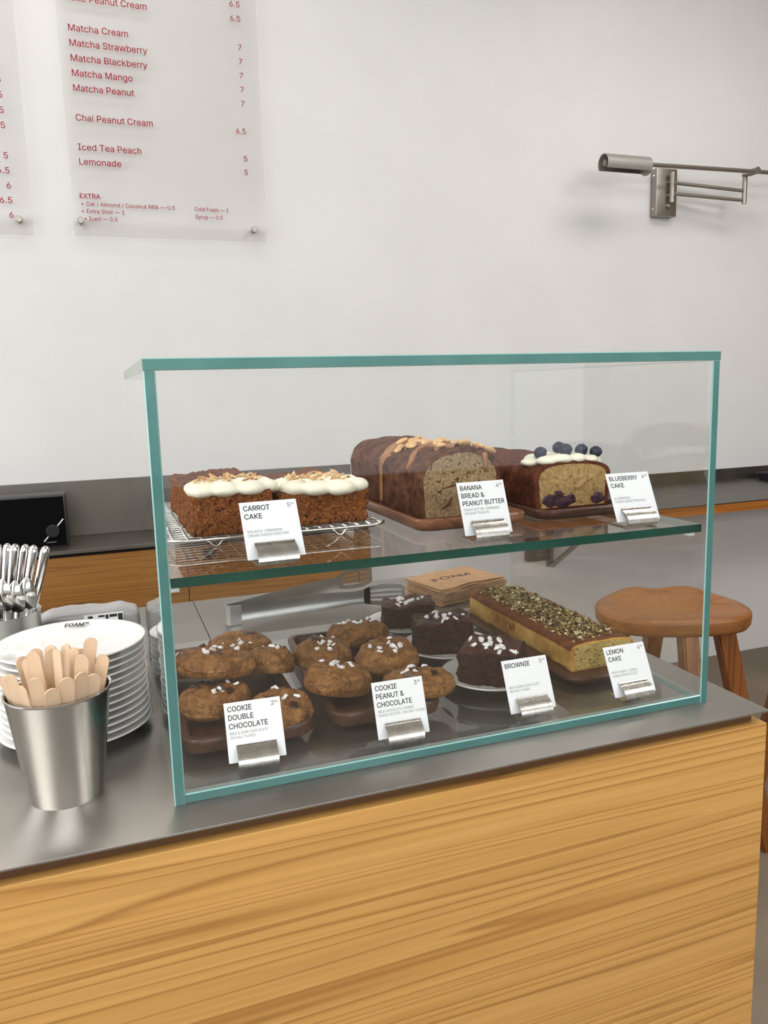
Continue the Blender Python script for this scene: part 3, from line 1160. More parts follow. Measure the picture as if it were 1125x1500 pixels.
price_card('white price card reading BROWNIE in a metal clip', 0.3859, 0.0253, T + 0.0002, -0.011, 0.42, [('BROWNIE', 0.0305)], ('5', '00'),
           [('MILK & DARK CHOCOLATE', 0.037), ('SEA SALT FLAKES', 0.0245)])
price_card('white price card reading LEMON CAKE in a metal clip', 0.5148, 0.0186, T + 0.0002, 0.005, 0.46, [('LEMON', 0.0225), ('CAKE', 0.0175)], ('4', '80'),
           [('POPPY SEEDS \u00b7 LEMON', 0.034), ('LEMON SUGAR GLAZE', 0.0335)])

# ------------------------------------------------------------------ trays and boards


def tray(label, cx, cy, z, hx, hy, rz, mat, h=0.018, wall=0.008, r=0.016, name='serving_tray'):
    t = thing(name, label, 'tray', (cx, cy, z), (0, 0, rz))
    bm = bmesh.new()
    loft_rr(bm, [(hx - 0.006, hy - 0.006, r, 0.0001), (hx - 0.002, hy - 0.002, r, 0.003), (hx, hy, r, h * 0.6), (hx, hy, r, h - 0.002), (hx - 0.0015, hy - 0.0015, r, h),
                 (hx - wall + 0.0015, hy - wall + 0.0015, r * 0.8, h), (hx - wall, hy - wall, r * 0.8, h - 0.002), (hx - wall - 0.002, hy - wall - 0.002, r * 0.7, 0.006)], 7)
    link('tray_body', bm, mat, t, smooth=True)
    return t


tray('walnut tray under the double chocolate cookies in the left corner', 0.0838, 0.218, T + 0.0002, 0.0665, 0.150, 0.0, M['walnut'])
tray('walnut tray under the peanut and chocolate cookies in the middle', 0.2415, 0.215, T + 0.0002, 0.062, 0.146, math.radians(-3), M['walnut'])
tray('brown tray under the banana bread on the glass shelf', 0.355, 0.262, ZS + 0.0002, 0.070, 0.160, 0.0, M['walnut_light'], 0.014)
tray('brown tray under the blueberry cake on the glass shelf', 0.507, 0.262, ZS + 0.0002, 0.066, 0.158, 0.0, M['walnut'], 0.012)
t = thing('serving_board', 'long walnut board under the lemon cake', 'board', (0.524, 0.236, T + 0.0002))
bm = bmesh.new()
loft_rr(bm, [(0.050, 0.154, 0.018, 0.0), (0.0565, 0.160, 0.02, 0.004), (0.0585, 0.162, 0.02, 0.008), (0.057, 0.1605, 0.02, 0.0105), (0.05, 0.154, 0.018, 0.011)], 7)
link('board_body', bm, M['walnut'], t, smooth=True)

# cooling rack under the carrot cakes
t = thing('cooling_rack', 'chromed wire cooling rack carrying the two carrot cakes', 'cooling rack', (0.1365, 0.262, ZS))
RX, RY, RZ = 0.119, 0.146, 0.0122
bm = bmesh.new()
tube(bm, [(x, y, RZ) for x, y in rrect(RX, RY, 0.02, 6)], 0.0015, 8, closed=True)
link('rim_wire', bm, M['wire_steel'], t, smooth='all')
n = 17
for k in range(n):
    x = -RX + 2 * RX * (k + 0.5) / n
    yy = RY - (0.006 if abs(x) > RX - 0.012 else 0)
    bm = bmesh.new()
    tube(bm, [(x, -yy, RZ + 0.0009), (x, yy, RZ + 0.0009)], 0.0011, 6)
    link('grid_wire', bm, M['wire_steel'], t, smooth='all')
n = 21
for k in range(n):
    y = -RY + 2 * RY * (k + 0.5) / n
    xx = RX - (0.006 if abs(y) > RY - 0.012 else 0)
    bm = bmesh.new()
    tube(bm, [(-xx, y, RZ - 0.0003), (xx, y, RZ - 0.0003)], 0.0008, 6)
    link('grid_wire', bm, M['wire_steel'], t, smooth='all')
for sx in (-1, 1):
    for sy in (-1, 1):
        bm = bmesh.new()
        cx, cy = sx * 0.068, sy * 0.128
        tube(bm, [(cx - 0.016, cy, RZ - 0.001), (cx - 0.006, cy, 0.006), (cx - 0.003, cy, 0.0022), (cx, cy, 0.0012), (cx + 0.003, cy, 0.0022), (cx + 0.006, cy, 0.006), (cx + 0.016, cy, RZ - 0.001)], 0.0011, 7)
        link('foot', bm, M['wire_steel'], t, smooth='all')

# ------------------------------------------------------------------ cakes


def rough_block(sx, sy, sz, seed, amp=0.0016, freq=140, cell=0.004, round_=0.004, top_fn=None, big=0.002):
    """slab of cake with crumbly sides. slot 0 sides, slot 1 top. Origin at the centre of its underside"""
    bm = bmesh.new()
    nx, ny, nz = max(2, int(sx / cell)), max(2, int(sy / cell)), max(2, int(sz / cell))
    vd = {}
    def V(i, j, k):
        q = (i, j, k)
        if q not in vd:
            x, y, z = (i / nx - 0.5) * sx, (j / ny - 0.5) * sy, k / nz * sz
            vd[q] = bm.verts.new((x, y, z))
        return vd[q]
    for i in range(nx):
        for j in range(ny):
            bm.faces.new((V(i, j, 0), V(i, j + 1, 0), V(i + 1, j + 1, 0), V(i + 1, j, 0)))
            bm.faces.new((V(i, j, nz), V(i + 1, j, nz), V(i + 1, j + 1, nz), V(i, j + 1, nz))).material_index = 1
    for i in range(nx):
        for k in range(nz):
            bm.faces.new((V(i, 0, k), V(i + 1, 0, k), V(i + 1, 0, k + 1), V(i, 0, k + 1)))
            bm.faces.new((V(i, ny, k), V(i, ny, k + 1), V(i + 1, ny, k + 1), V(i + 1, ny, k)))
    for j in range(ny):
        for k in range(nz):
            bm.faces.new((V(0, j, k), V(0, j, k + 1), V(0, j + 1, k + 1), V(0, j + 1, k)))
            bm.faces.new((V(nx, j, k), V(nx, j + 1, k), V(nx, j + 1, k + 1), V(nx, j, k + 1)))
    hx, hy = sx / 2, sy / 2
    for v in bm.verts:
        x, y, z = v.co
        # rounding of the arrises
        q = Vector((max(0, abs(x) - (hx - round_)), max(0, abs(y) - (hy - round_)), max(0, z - (sz - round_))))
        if q.length > round_:
            s = round_ / q.length
            x = math.copysign(min(abs(x), hx - round_) + q.x * s, x) if abs(x) > hx - round_ else x
            y = math.copysign(min(abs(y), hy - round_) + q.y * s, y) if abs(y) > hy - round_ else y
            z = min(z, sz - round_) + q.z * s if z > sz - round_ else z
        s = Vector((seed * 7.3, seed * 3.1, seed))
        nv = Vector((x / hx, y / hy, 0)) if z < sz * 0.93 else Vector((x / hx * 0.5, y / hy * 0.5, 1))
        nv.x = nv.x if abs(nv.x) > 0.9 else 0 if z < sz * 0.93 else nv.x * 0.2
        nv.y = nv.y if abs(nv.y) > 0.9 else 0 if z < sz * 0.93 else nv.y * 0.2
        a = fbm(Vector((x, y, z)) * freq + s, 3) * amp * 2 + fbm(Vector((x, y, z)) * 28 + s, 2) * big * 2
        if z <= 1e-6:
            nv.z = 0
        p = Vector((x, y, z)) + nv * a
        if top_fn and z > sz * 0.6:
            p.z += top_fn(x, y) * (z - sz * 0.6) / (sz * 0.4)
        if p.z < 0:
            p.z = 0
        v.co = p
    return bm


def frosting(name, lobes, parent, seed, cell=0.0022):
    """piped frosting: smooth union of soft mounds (x, y, z, r, flat) as a metaball-like height field skin"""
    bm = bmesh.new()
    for (x, y, z, rx, ry, rz) in lobes:
        m = Matrix.Translation((x, y, z)) @ Matrix.Diagonal((rx, ry, rz, 1))
        bmesh.ops.create_icosphere(bm, subdivisions=4, radius=1.0, matrix=m)
    me = bpy.data.meshes.new('tmp')
    bm.to_mesh(me)
    bm.free()
    o = bpy.data.objects.new('tmp', me)
    COL.objects.link(o)
    md = o.modifiers.new('r', 'REMESH')
    md.mode = 'VOXEL'
    md.voxel_size = cell * 0.6
    sm = o.modifiers.new('s', 'SMOOTH')
    sm.iterations = 9
    sm.factor = 0.5
    bpy.context.view_layer.update()
    me2 = bpy.data.meshes.new_from_object(o.evaluated_get(bpy.context.evaluated_depsgraph_get()))
    bpy.data.objects.remove(o)
    bpy.data.meshes.remove(me)
    for v in me2.vertices:
        n = v.normal
        v.co += n * (fbm(v.co * 60 + Vector((seed, 0, 0)), 2) * 0.0018)
    for p in me2.polygons:
        p.use_smooth = True
    me2.materials.clear()
    me2.materials.append(M['frosting'])
    me2.name = name
    r = bpy.data.objects.new(name, me2)
    COL.objects.link(r)
    r.parent = parent
    return r


def sliver_mesh(seed, L, w, th, mat):
    rng = random.Random(seed)
    bm = bmesh.new()
    pts = [(-L, 0), (-L * 0.6, w), (L * 0.3, w * 1.1), (L, w * 0.2), (L * 0.4, -w), (-L * 0.5, -w * 0.8)]
    pts = [(x * rng.uniform(0.85, 1.15), y * rng.uniform(0.8, 1.2)) for x, y in pts]
    a = [bm.verts.new((x, y, -th + 0.15 * abs(x))) for x, y in pts]
    b = [bm.verts.new((x, y, th + 0.15 * abs(x))) for x, y in pts]
    for i in range(6):
        bm.faces.new((a[i], a[(i + 1) % 6], b[(i + 1) % 6], b[i]))
    bm.faces.new(a)
    bm.faces.new(b)
    me = bpy.data.meshes.new('almond_sliver')
    bmesh.ops.recalc_face_normals(bm, faces=bm.faces[:])
    bm.to_mesh(me)
    bm.free()
    me.materials.append(mat)
    return me


ALM = [sliver_mesh(i, 0.0056, 0.0022, 0.0005, M['almond_toasted'] if i % 4 == 0 else M['almond']) for i in range(7)]


def carrot_cake(label, x0, x1, y0, y1, z, h, seed, lobes, nsl):
    cx, cy = (x0 + x1) / 2, (y0 + y1) / 2
    t = thing('carrot_cake', label, 'cake', (cx, cy, z), (0, 0, 0), 'carrot cakes on the wire rack')
    bm = rough_block(x1 - x0, y1 - y0, h, seed, 0.0022, 170, 0.0032, 0.006, lambda x, y: 0.002 * math.sin(x * 50 + seed) * math.cos(y * 30))
    link('cake_slab', bm, [M['carrot_side'], M['carrot_top']], t, smooth='all')
    fr = frosting('frosting', [(a, b, h + c, d, e, f) for a, b, c, d, e, f in lobes], t, seed)
    tree = bvh_of(fr)
    rng = random.Random(seed)
    k = 0
    while k < nsl:
        a = rng.uniform(-0.036, 0.036)
        b = rng.uniform(-(y1 - y0) / 2 + 0.018, -(y1 - y0) / 2 + 0.062)
        o = put(ALM[rng.randrange(7)], 'almond_sliver', t, tree, a, b, rng, 0.55, 0.0012)
        k += 1
    return t


L1 = []
hy = 0.1235
for (a, b, r) in ((-0.036, -hy + 0.014, 0.0165), (-0.012, -hy + 0.011, 0.0175), (0.016, -hy + 0.012, 0.018), (0.037, -hy + 0.020, 0.014), (-0.036, -hy + 0.036, 0.016), (-0.012, -hy + 0.040, 0.019), (0.014, -hy + 0.042, 0.018), (0.034, -hy + 0.044, 0.014), (-0.02, -hy + 0.062, 0.016), (0.004, -hy + 0.065, 0.016), (0.024, -hy + 0.062, 0.013)):
    L1.append((a * 0.92 + 0.004, b, 0.0020, r * 1.02, r * 1.02, 0.0078))
carrot_cake('carrot cake at the left glass, its white frosting piped near the front edge', 0.043, 0.1285, 0.118, 0.358, 0.2236, 0.0445, 3, L1, 52)
L2 = []
for (a, b, r) in ((-0.040, -hy + 0.044, 0.0165), (-0.032, -hy + 0.022, 0.0165), (-0.008, -hy + 0.012, 0.017), (0.018, -hy + 0.006, 0.0175), (0.040, -hy + 0.018, 0.0155), (-0.012, -hy + 0.040, 0.019), (0.014, -hy + 0.040, 0.018), (0.038, -hy + 0.044, 0.014), (-0.022, -hy + 0.066, 0.016), (0.006, -hy + 0.068, 0.016), (0.028, -hy + 0.066, 0.014)):
    L2.append((a * 0.96, b, 0.0026, r * 1.02, r * 1.02, 0.0088))
carrot_cake('carrot cake beside the banana bread, its white frosting bulging over the front edge', 0.1370, 0.2375, 0.130, 0.362, 0.2236, 0.0375, 8, L2, 56)


def loaf(L, w, hs, dome, seed, taper=0.06, nu=40, cell=0.005, amp=0.002, sq=2.4, slump=0.0, endround=0.012):
    """loaf: length along +y from 0, width w, side height hs, domed top. Slot 0 crust, 1 front slice, 2 top"""
    bm = bmesh.new()
    ny = max(8, int(L / cell))
    prof = []
    nb, ns, nt = 8, 9, 24
    for k in range(nb):
        prof.append((-w / 2 * (1 - taper) + w * (1 - taper) * k / nb, 0.0, 0))
    for k in range(ns):
        f = k / ns
        prof.append((w / 2 * (1 - taper + taper * f), hs * f, 0))
    for k in range(nt):
        a = math.pi * k / nt
        ca, sa = math.cos(a), math.sin(a)
        prof.append((w / 2 * math.copysign(abs(ca) ** (2 / sq), ca), hs + dome * abs(sa) ** (2 / sq), 2))
    for k in range(ns):
        f = 1 - k / ns
        prof.append((-w / 2 * (1 - taper + taper * f), hs * f, 0))
    n = len(prof)
    sd = Vector((seed * 5.1, seed * 2.3, seed * 9.7))
    rings = []
    for j in range(ny + 1):
        y = L * j / ny
        e = max(0.0, (y - (L - endround)) / endround)
        sc = math.sqrt(max(0.05, 1 - 0.75 * e * e))
        rg = []
        for (x, z, s) in prof:
            p = Vector((x * (0.55 + 0.45 * sc), y, z * (0.8 + 0.2 * sc)))
            c = Vector((0, y, hs * 0.6))
            d = (p - c).normalized()
            a = fbm(p * 55 + sd, 4) * amp * 2 + fbm(p * 18 + sd, 2) * amp * 2.4
            if j == 0:
                a *= 0.4
            q = p + Vector((d.x, 0, d.z if z > 0 else 0)) * a
            if z <= 0:
                q.z = 0
            q.z = max(0, q.z)
            rg.append(bm.verts.new(q))
        rings.append(rg)
    for j in range(ny):
        for i in range(n):
            f = bm.faces.new((rings[j][i], rings[j][(i + 1) % n], rings[j + 1][(i + 1) % n], rings[j + 1][i]))
            f.material_index = 2 if prof[i][2] == 2 else 0
    bm.faces.new(rings[-1])
    # front slice: concentric inset rings with a rough crumb
    prev = rings[0]
    for st in range(1, 9):
        f = 1 - st / 9
        rg = []
        for v in rings[0]:
            x, z = v.co.x * f, hs * 0.55 + (v.co.z - hs * 0.55) * f
            yy = fbm(Vector((x, 0, z)) * 160 + sd, 3) * 0.0022
            rg.append(bm.verts.new((x, yy, z)))
        for i in range(n):
            fc = bm.faces.new((prev[i], prev[(i + 1) % n], rg[(i + 1) % n], rg[i]))
            fc.material_index = 0 if st == 1 else 1
        prev = rg
    c = bm.verts.new((0, 0, hs * 0.55))
    for i in range(n):
        bm.faces.new((prev[i], prev[(i + 1) % n], c)).material_index = 1
    # thin crust round the slice
    for v in rings[0]:
        pass
    return bm


# banana bread
t = thing('banana_bread', 'tall banana bread loaf topped with peanuts and peanut butter on its brown tray', 'bread loaf', (0.354, 0.138, ZS + 0.0066))
bm = loaf(0.272, 0.106, 0.050, 0.033, 2, 0.03, amp=0.0026, sq=2.05)
lf = link('loaf', bm, [M['banana_crust'], M['banana_crumb'], M['banana_crust']], t, smooth='all')
tree = bvh_of(lf)
rng = random.Random(7)


def ribbon(name, parent, tree, pts, w, th, mat, zmax=0.2):
    """soft streak lying on a loaf: follows the crust under the polyline"""
    bm = bmesh.new()
    rows = []
    N = len(pts)
    for i, (x, y) in enumerate(pts):
        d = Vector(pts[min(i + 1, N - 1)]) - Vector(pts[max(i - 1, 0)])
        d = d.normalized() if d.length else Vector((1, 0))
        nx, ny = -d.y, d.x
        ww = w[i] if isinstance(w, (list, tuple)) else w
        row = []
        for s in (-1, -0.5, 0, 0.5, 1):
            h = tree.ray_cast(Vector((x + nx * s * ww, y + ny * s * ww, zmax)), Vector((0, 0, -1)))
            if h[0] is None:
                row.append(None)
                continue
            row.append(bm.verts.new(h[0] + h[1] * (th * (1 - s * s) - 0.0004)))
        rows.append(row)
    for a, b in zip(rows, rows[1:]):
        for i in range(4):
            q = (a[i], a[i + 1], b[i + 1], b[i])
            if None not in q:
                bm.faces.new(q)
    return link(name, bm, mat, parent, smooth='all')


for pts, w in (([(-0.0525, 0.128), (-0.050, 0.128), (-0.042, 0.130), (-0.03, 0.132), (-0.015, 0.135), (0.0, 0.136), (0.02, 0.138)], 0.012),
               ([(-0.0525, 0.035), (-0.046, 0.04), (-0.034, 0.055), (-0.018, 0.062), (-0.002, 0.064), (0.012, 0.058)], 0.0045),
               ([(0.002, 0.012), (0.006, 0.03), (0.0, 0.06), (-0.006, 0.09), (-0.010, 0.12), (-0.012, 0.145), (-0.01, 0.16)], 0.017),
               ([(0.03, 0.012), (0.034, 0.03), (0.03, 0.05), (0.02, 0.07)], 0.006),
               ([(-0.02, 0.03), (-0.005, 0.035), (0.01, 0.04), (0.03, 0.045)], 0.007),
               ([(-0.03, 0.09), (-0.015, 0.095), (0.0, 0.092), (0.02, 0.1), (0.035, 0.1)], 0.006)):
    pp = []
    for a, b in zip(pts, pts[1:]):
        for k in range(4):
            f = k / 4
            pp.append((a[0] + (b[0] - a[0]) * f, a[1] + (b[1] - a[1]) * f))
    pp.append(pts[-1])
    wl = [w * min(1.0, 0.25 + q * 0.12, 0.3 + (len(pp) - 1 - q) * 0.2) * (1 + 0.3 * math.sin(q * 1.7 + w * 900)) for q in range(len(pp))]
    ribbon('peanut_butter_streak', t, tree, pp, wl, 0.0032, M['peanut_butter'])
# peanut butter run down the slice, and the dark crack across it
bm = bmesh.new()
tube(bm, [(0.030, -0.0015, 0.076), (0.0312, -0.0028, 0.066), (0.0316, -0.0015, 0.058), (0.0318, -0.0005, 0.053)], 0.003, 8, rads=[0.0038, 0.0026, 0.0022, 0.0012])
link('peanut_butter_drip', bm, M['peanut_butter'], t, smooth='all')
bm = bmesh.new()
tube(bm, [(-0.024, -0.0002, 0.036), (-0.008, -0.0003, 0.040), (0.0, 0.0, 0.039), (0.014, -0.0003, 0.041)], 0.002, 6, rads=[0.0004, 0.0014, 0.0012, 0.0004])
tube(bm, [(-0.024, -0.0002, 0.013), (-0.016, -0.0003, 0.018), (-0.011, -0.0002, 0.026)], 0.002, 6, rads=[0.0008, 0.0022, 0.0006])
link('crack', bm, plain('dark_crack', (96, 58, 28), 0.9), t, smooth='all')
bm = bmesh.new()
for q in range(2):
    m = Matrix.Translation(((q - 0.5) * 0.0072, 0, 0)) @ Matrix.Diagonal((0.0052 + 0.0006 * q, 0.0046, 0.0024, 1))
    bmesh.ops.create_uvsphere(bm, u_segments=16, v_segments=8, radius=1, matrix=m)
pm = bpy.data.meshes.new('peanut')
bm.to_mesh(pm)
bm.free()
for p in pm.polygons:
    p.use_smooth = True
pm.materials.append(M['peanut'])
bm = bmesh.new()
bmesh.ops.create_uvsphere(bm, u_segments=16, v_segments=10, radius=1, matrix=Matrix.Diagonal((0.0092, 0.0062, 0.0036, 1)))
pm2 = bpy.data.meshes.new('peanut_half')
bm.to_mesh(pm2)
bm.free()
for p in pm2.polygons:
    p.use_smooth = True
pm2.materials.append(M['peanut'])
for (a, b) in ((0.012, 0.012), (0.040, 0.006), (-0.010, 0.03), (-0.006, 0.05), (0.010, 0.036), (0.008, 0.060), (0.022, 0.050), (0.034, 0.024), (0.030, 0.062), (-0.014, 0.072), (0.004, 0.085), (0.022, 0.082), (-0.032, 0.112), (-0.022, 0.132), (-0.008, 0.118), (0.010, 0.115), (0.004, 0.138), (0.026, 0.126), (-0.026, 0.085), (0.016, 0.100)):
    put(pm2 if rng.random() < 0.7 else pm, 'peanut', t, tree, a, b, rng, 0.5, 0.0032)

# blueberry cake
t = thing('blueberry_cake', 'blueberry loaf cake with white frosting and five blueberries on top', 'cake', (0.508, 0.140, ZS + 0.0066))
bm = loaf(0.268, 0.108, 0.040, 0.019, 5, 0.06, amp=0.0018, sq=2.5)
lf = link('loaf', bm, [M['blue_crust'], M['blue_crumb'], M['blue_crust']], t, smooth='all')
tree = bvh_of(lf)
lob = []
for (a, b, r) in ((-0.030, 0.012, 0.014), (-0.012, 0.010, 0.0145), (0.010, 0.012, 0.014), (0.030, 0.012, 0.012), (-0.040, 0.032, 0.0145), (-0.02, 0.032, 0.015), (0.004, 0.034, 0.016), (0.026, 0.032, 0.014), (-0.024, 0.052, 0.014), (-0.002, 0.054, 0.014), (0.02, 0.052, 0.013), (0.044, 0.018, 0.008)):
    h = tree.ray_cast(Vector((a, b, 0.2)), Vector((0, 0, -1)))[0]
    lob.append((a, b, h.z + 0.002, r, r, 0.0062))
fr = frosting('frosting', lob, t, 12)
ft = bvh_of(fr)
bm = bmesh.new()
lathe(bm, [(0, -0.0062), (0.0042, -0.0052), (0.0070, -0.0018), (0.0073, 0.0008), (0.006, 0.0042), (0.0036, 0.0060), (0.0026, 0.0066), (0.0018, 0.0056), (0, 0.0050)], 24)
bmb = bpy.data.meshes.new('blueberry')
bm.to_mesh(bmb)
bm.free()
for p in bmb.polygons:
    p.use_smooth = True
bmb.materials.append(M['blueberry'])
for (a, b, s) in ((-0.032, 0.024, 1.0), (-0.002, 0.014, 1.0), (0.002, 0.036, 1.0), (0.026, 0.022, 1.0), (0.042, 0.014, 0.95)):
    h = ft.ray_cast(Vector((a, b, 0.2)), Vector((0, 0, -1)))[0]
    if h is None:
        h = tree.ray_cast(Vector((a, b, 0.2)), Vector((0, 0, -1)))[0]
    o = bpy.data.objects.new('blueberry', bmb)
    COL.objects.link(o)
    o.parent = t
    o.location = (a, b, h.z + 0.0060)
    o.rotation_euler = (rng.uniform(-0.7, 0.7), rng.uniform(-0.7, 0.7), 0)
    o.scale = (s * 1.14, s * 1.14, s * 1.14)
for (a, z, rx, rz) in ((-0.031, 0.012, 0.014, 0.009), (-0.016, 0.009, 0.013, 0.008), (-0.004, 0.011, 0.009, 0.007), (0.036, 0.010, 0.011, 0.0075), (-0.020, 0.019, 0.007, 0.004)):
    bm = bmesh.new()
    bmesh.ops.create_icosphere(bm, subdivisions=4, radius=1, matrix=Matrix.Translation((a, 0.0004, z)) @ Matrix.Diagonal((rx, 0.0014, rz, 1)))
    for v in bm.verts:
        v.co += Vector((fbm(v.co * 160, 3), 0.15 * fbm(v.co * 200, 2), fbm(v.co * 150 + Vector((9, 0, 0)), 3))) * 0.0042
    link('baked_berry', bm, M['berry_jam'], t, smooth='all')

# lemon cake
t = thing('lemon_cake', 'long yellow lemon loaf cake covered in chopped green nuts', 'cake', (0.524, 0.0955, T + 0.0115))
bm = loaf(0.288, 0.090, 0.0255, 0.0095, 9, 0.04, amp=0.0013, sq=3.4, endround=0.01)
lf = link('loaf', bm, [M['lemon_side'], M['lemon_crumb'], M['lemon_top']], t, smooth='all')
tree = bvh_of(lf)
rng = random.Random(21)
bm = bmesh.new()
k = 0
while k < 1500:
    x = rng.gauss(0, 0.0215)
    y = rng.uniform(0.010, 0.275)
    if abs(x) > 0.037 or (y < 0.03 and rng.random() < 0.6):
        continue
    h = tree.ray_cast(Vector((x, y, 0.2)), Vector((0, 0, -1)))
    if h[0] is None:
        continue
    s = rng.uniform(0.0010, 0.0024)
    m = Matrix.Translation(h[0] + Vector((0, 0, s * rng.uniform(0.2, 1.5)))) @ Matrix.Rotation(rng.uniform(0, 6.3), 4, 'Z') @ Matrix.Rotation(rng.uniform(-0.9, 0.9), 4, 'X') @ Matrix.Diagonal((s * rng.uniform(0.9, 1.7), s * rng.uniform(0.6, 1.0), s * 0.8, 1))
    bmesh.ops.create_icosphere(bm, subdivisions=1, radius=1.0, matrix=m)
    k += 1
o = link('chopped_pistachios', bm, M['pistachio'], t)
o['kind'] = 'stuff'


# cookies
def cookie_mesh(seed, r, h, mat, chocs=3):
    bm = bmesh.new()
    bmesh.ops.create_icosphere(bm, subdivisions=6, radius=1.0)
    sd = Vector((seed * 3.3, seed * 1.9, seed * 6.1))
    for v in bm.verts:
        n = v.co.copy()
        ang = math.atan2(n.y, n.x)
        rr = 1 + 0.05 * math.sin(2 * ang + seed) + 0.035 * math.sin(3 * ang + seed * 2.2) + 0.03 * noise.noise(Vector((math.cos(ang) * 2, math.sin(ang) * 2, seed)))
        rad = math.hypot(n.x, n.y)
        p = Vector((n.x * r * rr, n.y * r * rr, 0))
        if n.z >= 0:
            p.z = h * (0.30 + 0.70 * n.z ** 0.75) - 0.0035 * math.exp(-(rad / 0.35) ** 2)
        else:
            p.z = h * 0.30 * (1 + max(n.z * 2.6, -1))
        d = fbm(p * 62 + sd, 4)
        ridge = 1 - abs(fbm(p * 34 + sd * 1.3, 3)) * 3.2
        ridge = max(0, ridge) ** 4
        amp = 0.0058 if n.z > -0.05 else 0.001
        p += n * d * amp
        if n.z > -0.1:
            p -= n * ridge * 0.0028
        p.z = max(p.z, 0)
        v.co = p
    me = bpy.data.meshes.new('cookie_dough')
    bm.to_mesh(me)
    bm.free()
    for p in me.polygons:
        p.use_smooth = True
    me.materials.append(mat)
    return me


def cookie(label, c, r, h, seed, group, mat, tilt=(0, 0, 0), salt=6, choc=3, off=(0, 0)):
    t = thing('cookie', label, 'cookie', c, tilt, group)
    me = cookie_mesh(seed, r, h, mat)
    o = bpy.data.objects.new('cookie_dough', me)
    COL.objects.link(o)
    o.parent = t
    tree = bvh_of(o)
    rng = random.Random(seed * 11 + 5)
    for k in range(choc):
        a, q = rng.uniform(0, 6.28), r * rng.uniform(0.1, 0.8)
        put(CHOC[k % 3], 'chocolate_chunk', t, tree, q * math.cos(a), q * math.sin(a), rng, 0.2, -0.0012)
    for k in range(salt):
        a, q = rng.uniform(0, 6.28), r * 0.55 * math.sqrt(rng.random())
        put(SALT[rng.randrange(6)], 'salt_flake', t, tree, off[0] + q * math.cos(a), off[1] + q * math.sin(a), rng, 0.8, 0.0008)
    return t


GA, GB = 'double chocolate cookies on the left tray', 'peanut and chocolate cookies on the middle tray'
zt = T + 0.0068
R_ = math.radians
cookie('cookie at the left tray front, low beside the glass and under the big tilted cookie', (0.058, 0.150, zt + 0.010), 0.0390, 0.026, 1, GA, M['cookie'], (0, 0, 0.4), 5, 5, (0.005, 0))
cookie('cookie half hidden behind the COOKIE DOUBLE CHOCOLATE card', (0.121, 0.108, zt + 0.004), 0.0375, 0.026, 2, GA, M['cookie'], (0.06, -0.05, 1.2), 4, 2, (0.008, 0.002))
cookie('cookie wedged behind the big tilted cookie, at the right edge of the left tray', (0.1365, 0.224, zt + 0.0135), 0.031, 0.033, 3, GA, M['cookie'], (0.22, 0.18, 2.0), 4, 2)
cookie('cookie farthest back on the left tray, lying flat', (0.112, 0.300, zt + 0.016), 0.0420, 0.024, 4, GA, M['cookie'], (0.05, 0, 0.3), 6, 2, (-0.008, -0.01))
cookie('big cookie leaning on top of the others on the left tray', (0.066, 0.190, zt + 0.037), 0.0455, 0.027, 5, GA, M['cookie'], (0.16, -0.05, 2.6), 7, 2, (0.004, -0.004))
cookie('cookie pressed against the left glass, behind the big tilted cookie', (0.0425, 0.272, zt + 0.012), 0.0305, 0.026, 6, GA, M['cookie'], (0.1, 0, 4.0), 5, 1)
cookie('cookie at the left end of the middle tray, next to the left tray', (0.206, 0.238, zt + 0.0125), 0.0400, 0.026, 7, GB, M['cookie_b'], (0.08, -0.04, 0.9), 9, 1, (0.004, 0.0))
cookie('cookie farthest back on the middle tray', (0.274, 0.303, zt + 0.010), 0.0410, 0.029, 8, GB, M['cookie_b'], (0.1, 0, 3.1), 9, 1)
cookie('cookie in the middle of the middle tray, in front of the first brownie plate', (0.279, 0.196, zt + 0.0125), 0.0405, 0.028, 9, GB, M['cookie_b'], (0.1, 0.05, 5.1), 9, 0)
cookie('domed cookie at the front left of the middle tray', (0.195, 0.140, zt + 0.013), 0.0415, 0.031, 10, GB, M['cookie_b'], (0.2, -0.02, 2.2), 11, 0, (0.0, 0.0))
cookie('cookie half hidden behind the COOKIE PEANUT & CHOCOLATE card', (0.281, 0.100, zt + 0.012), 0.041, 0.026, 11, GB, M['cookie_b'], (0.08, 0.10, 1.7), 7, 3, (0.014, 0.006))


# plates with brownies
def plate_mesh(r, h, name):
    bm = bmesh.new()
    lathe(bm, [(0, 0.0022), (r * 0.52, 0.0022), (r * 0.54, 0.0), (r * 0.60, 0.0), (r * 0.62, 0.0022), (r * 0.80, h * 0.42), (r * 0.97, h - 0.0028), (r, h - 0.0012), (r * 0.995, h), (r * 0.965, h - 0.0004),
               (r * 0.78, h * 0.42 + 0.0032), (r * 0.62, 0.0056), (0, 0.0050)], 72)
    me = bpy.data.meshes.new(name)
    bmesh.ops.recalc_face_normals(bm, faces=bm.faces[:])
    bm.to_mesh(me)
    bm.free()
    for p in me.polygons:
        p.use_smooth = True
    me.materials.append(M['porcelain'])
    return me


def solo(name, me, label, cat, loc, rot=(0, 0, 0), group=None):
    o = bpy.data.objects.new(name, me)
    COL.objects.link(o)
    o.location = (loc[0], loc[1], loc[2] + Z0)
    o.rotation_euler = rot
    return tag(o, label, cat, group)


PS = plate_mesh(0.0625, 0.0125, 'saucer')
for lb, c in (('white plate under the brownie farthest back', (0.379, 0.380)), ('white plate under the middle brownie', (0.388, 0.257)), ('white plate under the front brownie, behind the BROWNIE card', (0.393, 0.137))):
    solo('plate', PS, lb, 'plate', (c[0], c[1], T + 0.0002), (0, 0, 0), 'white plates under the brownies')


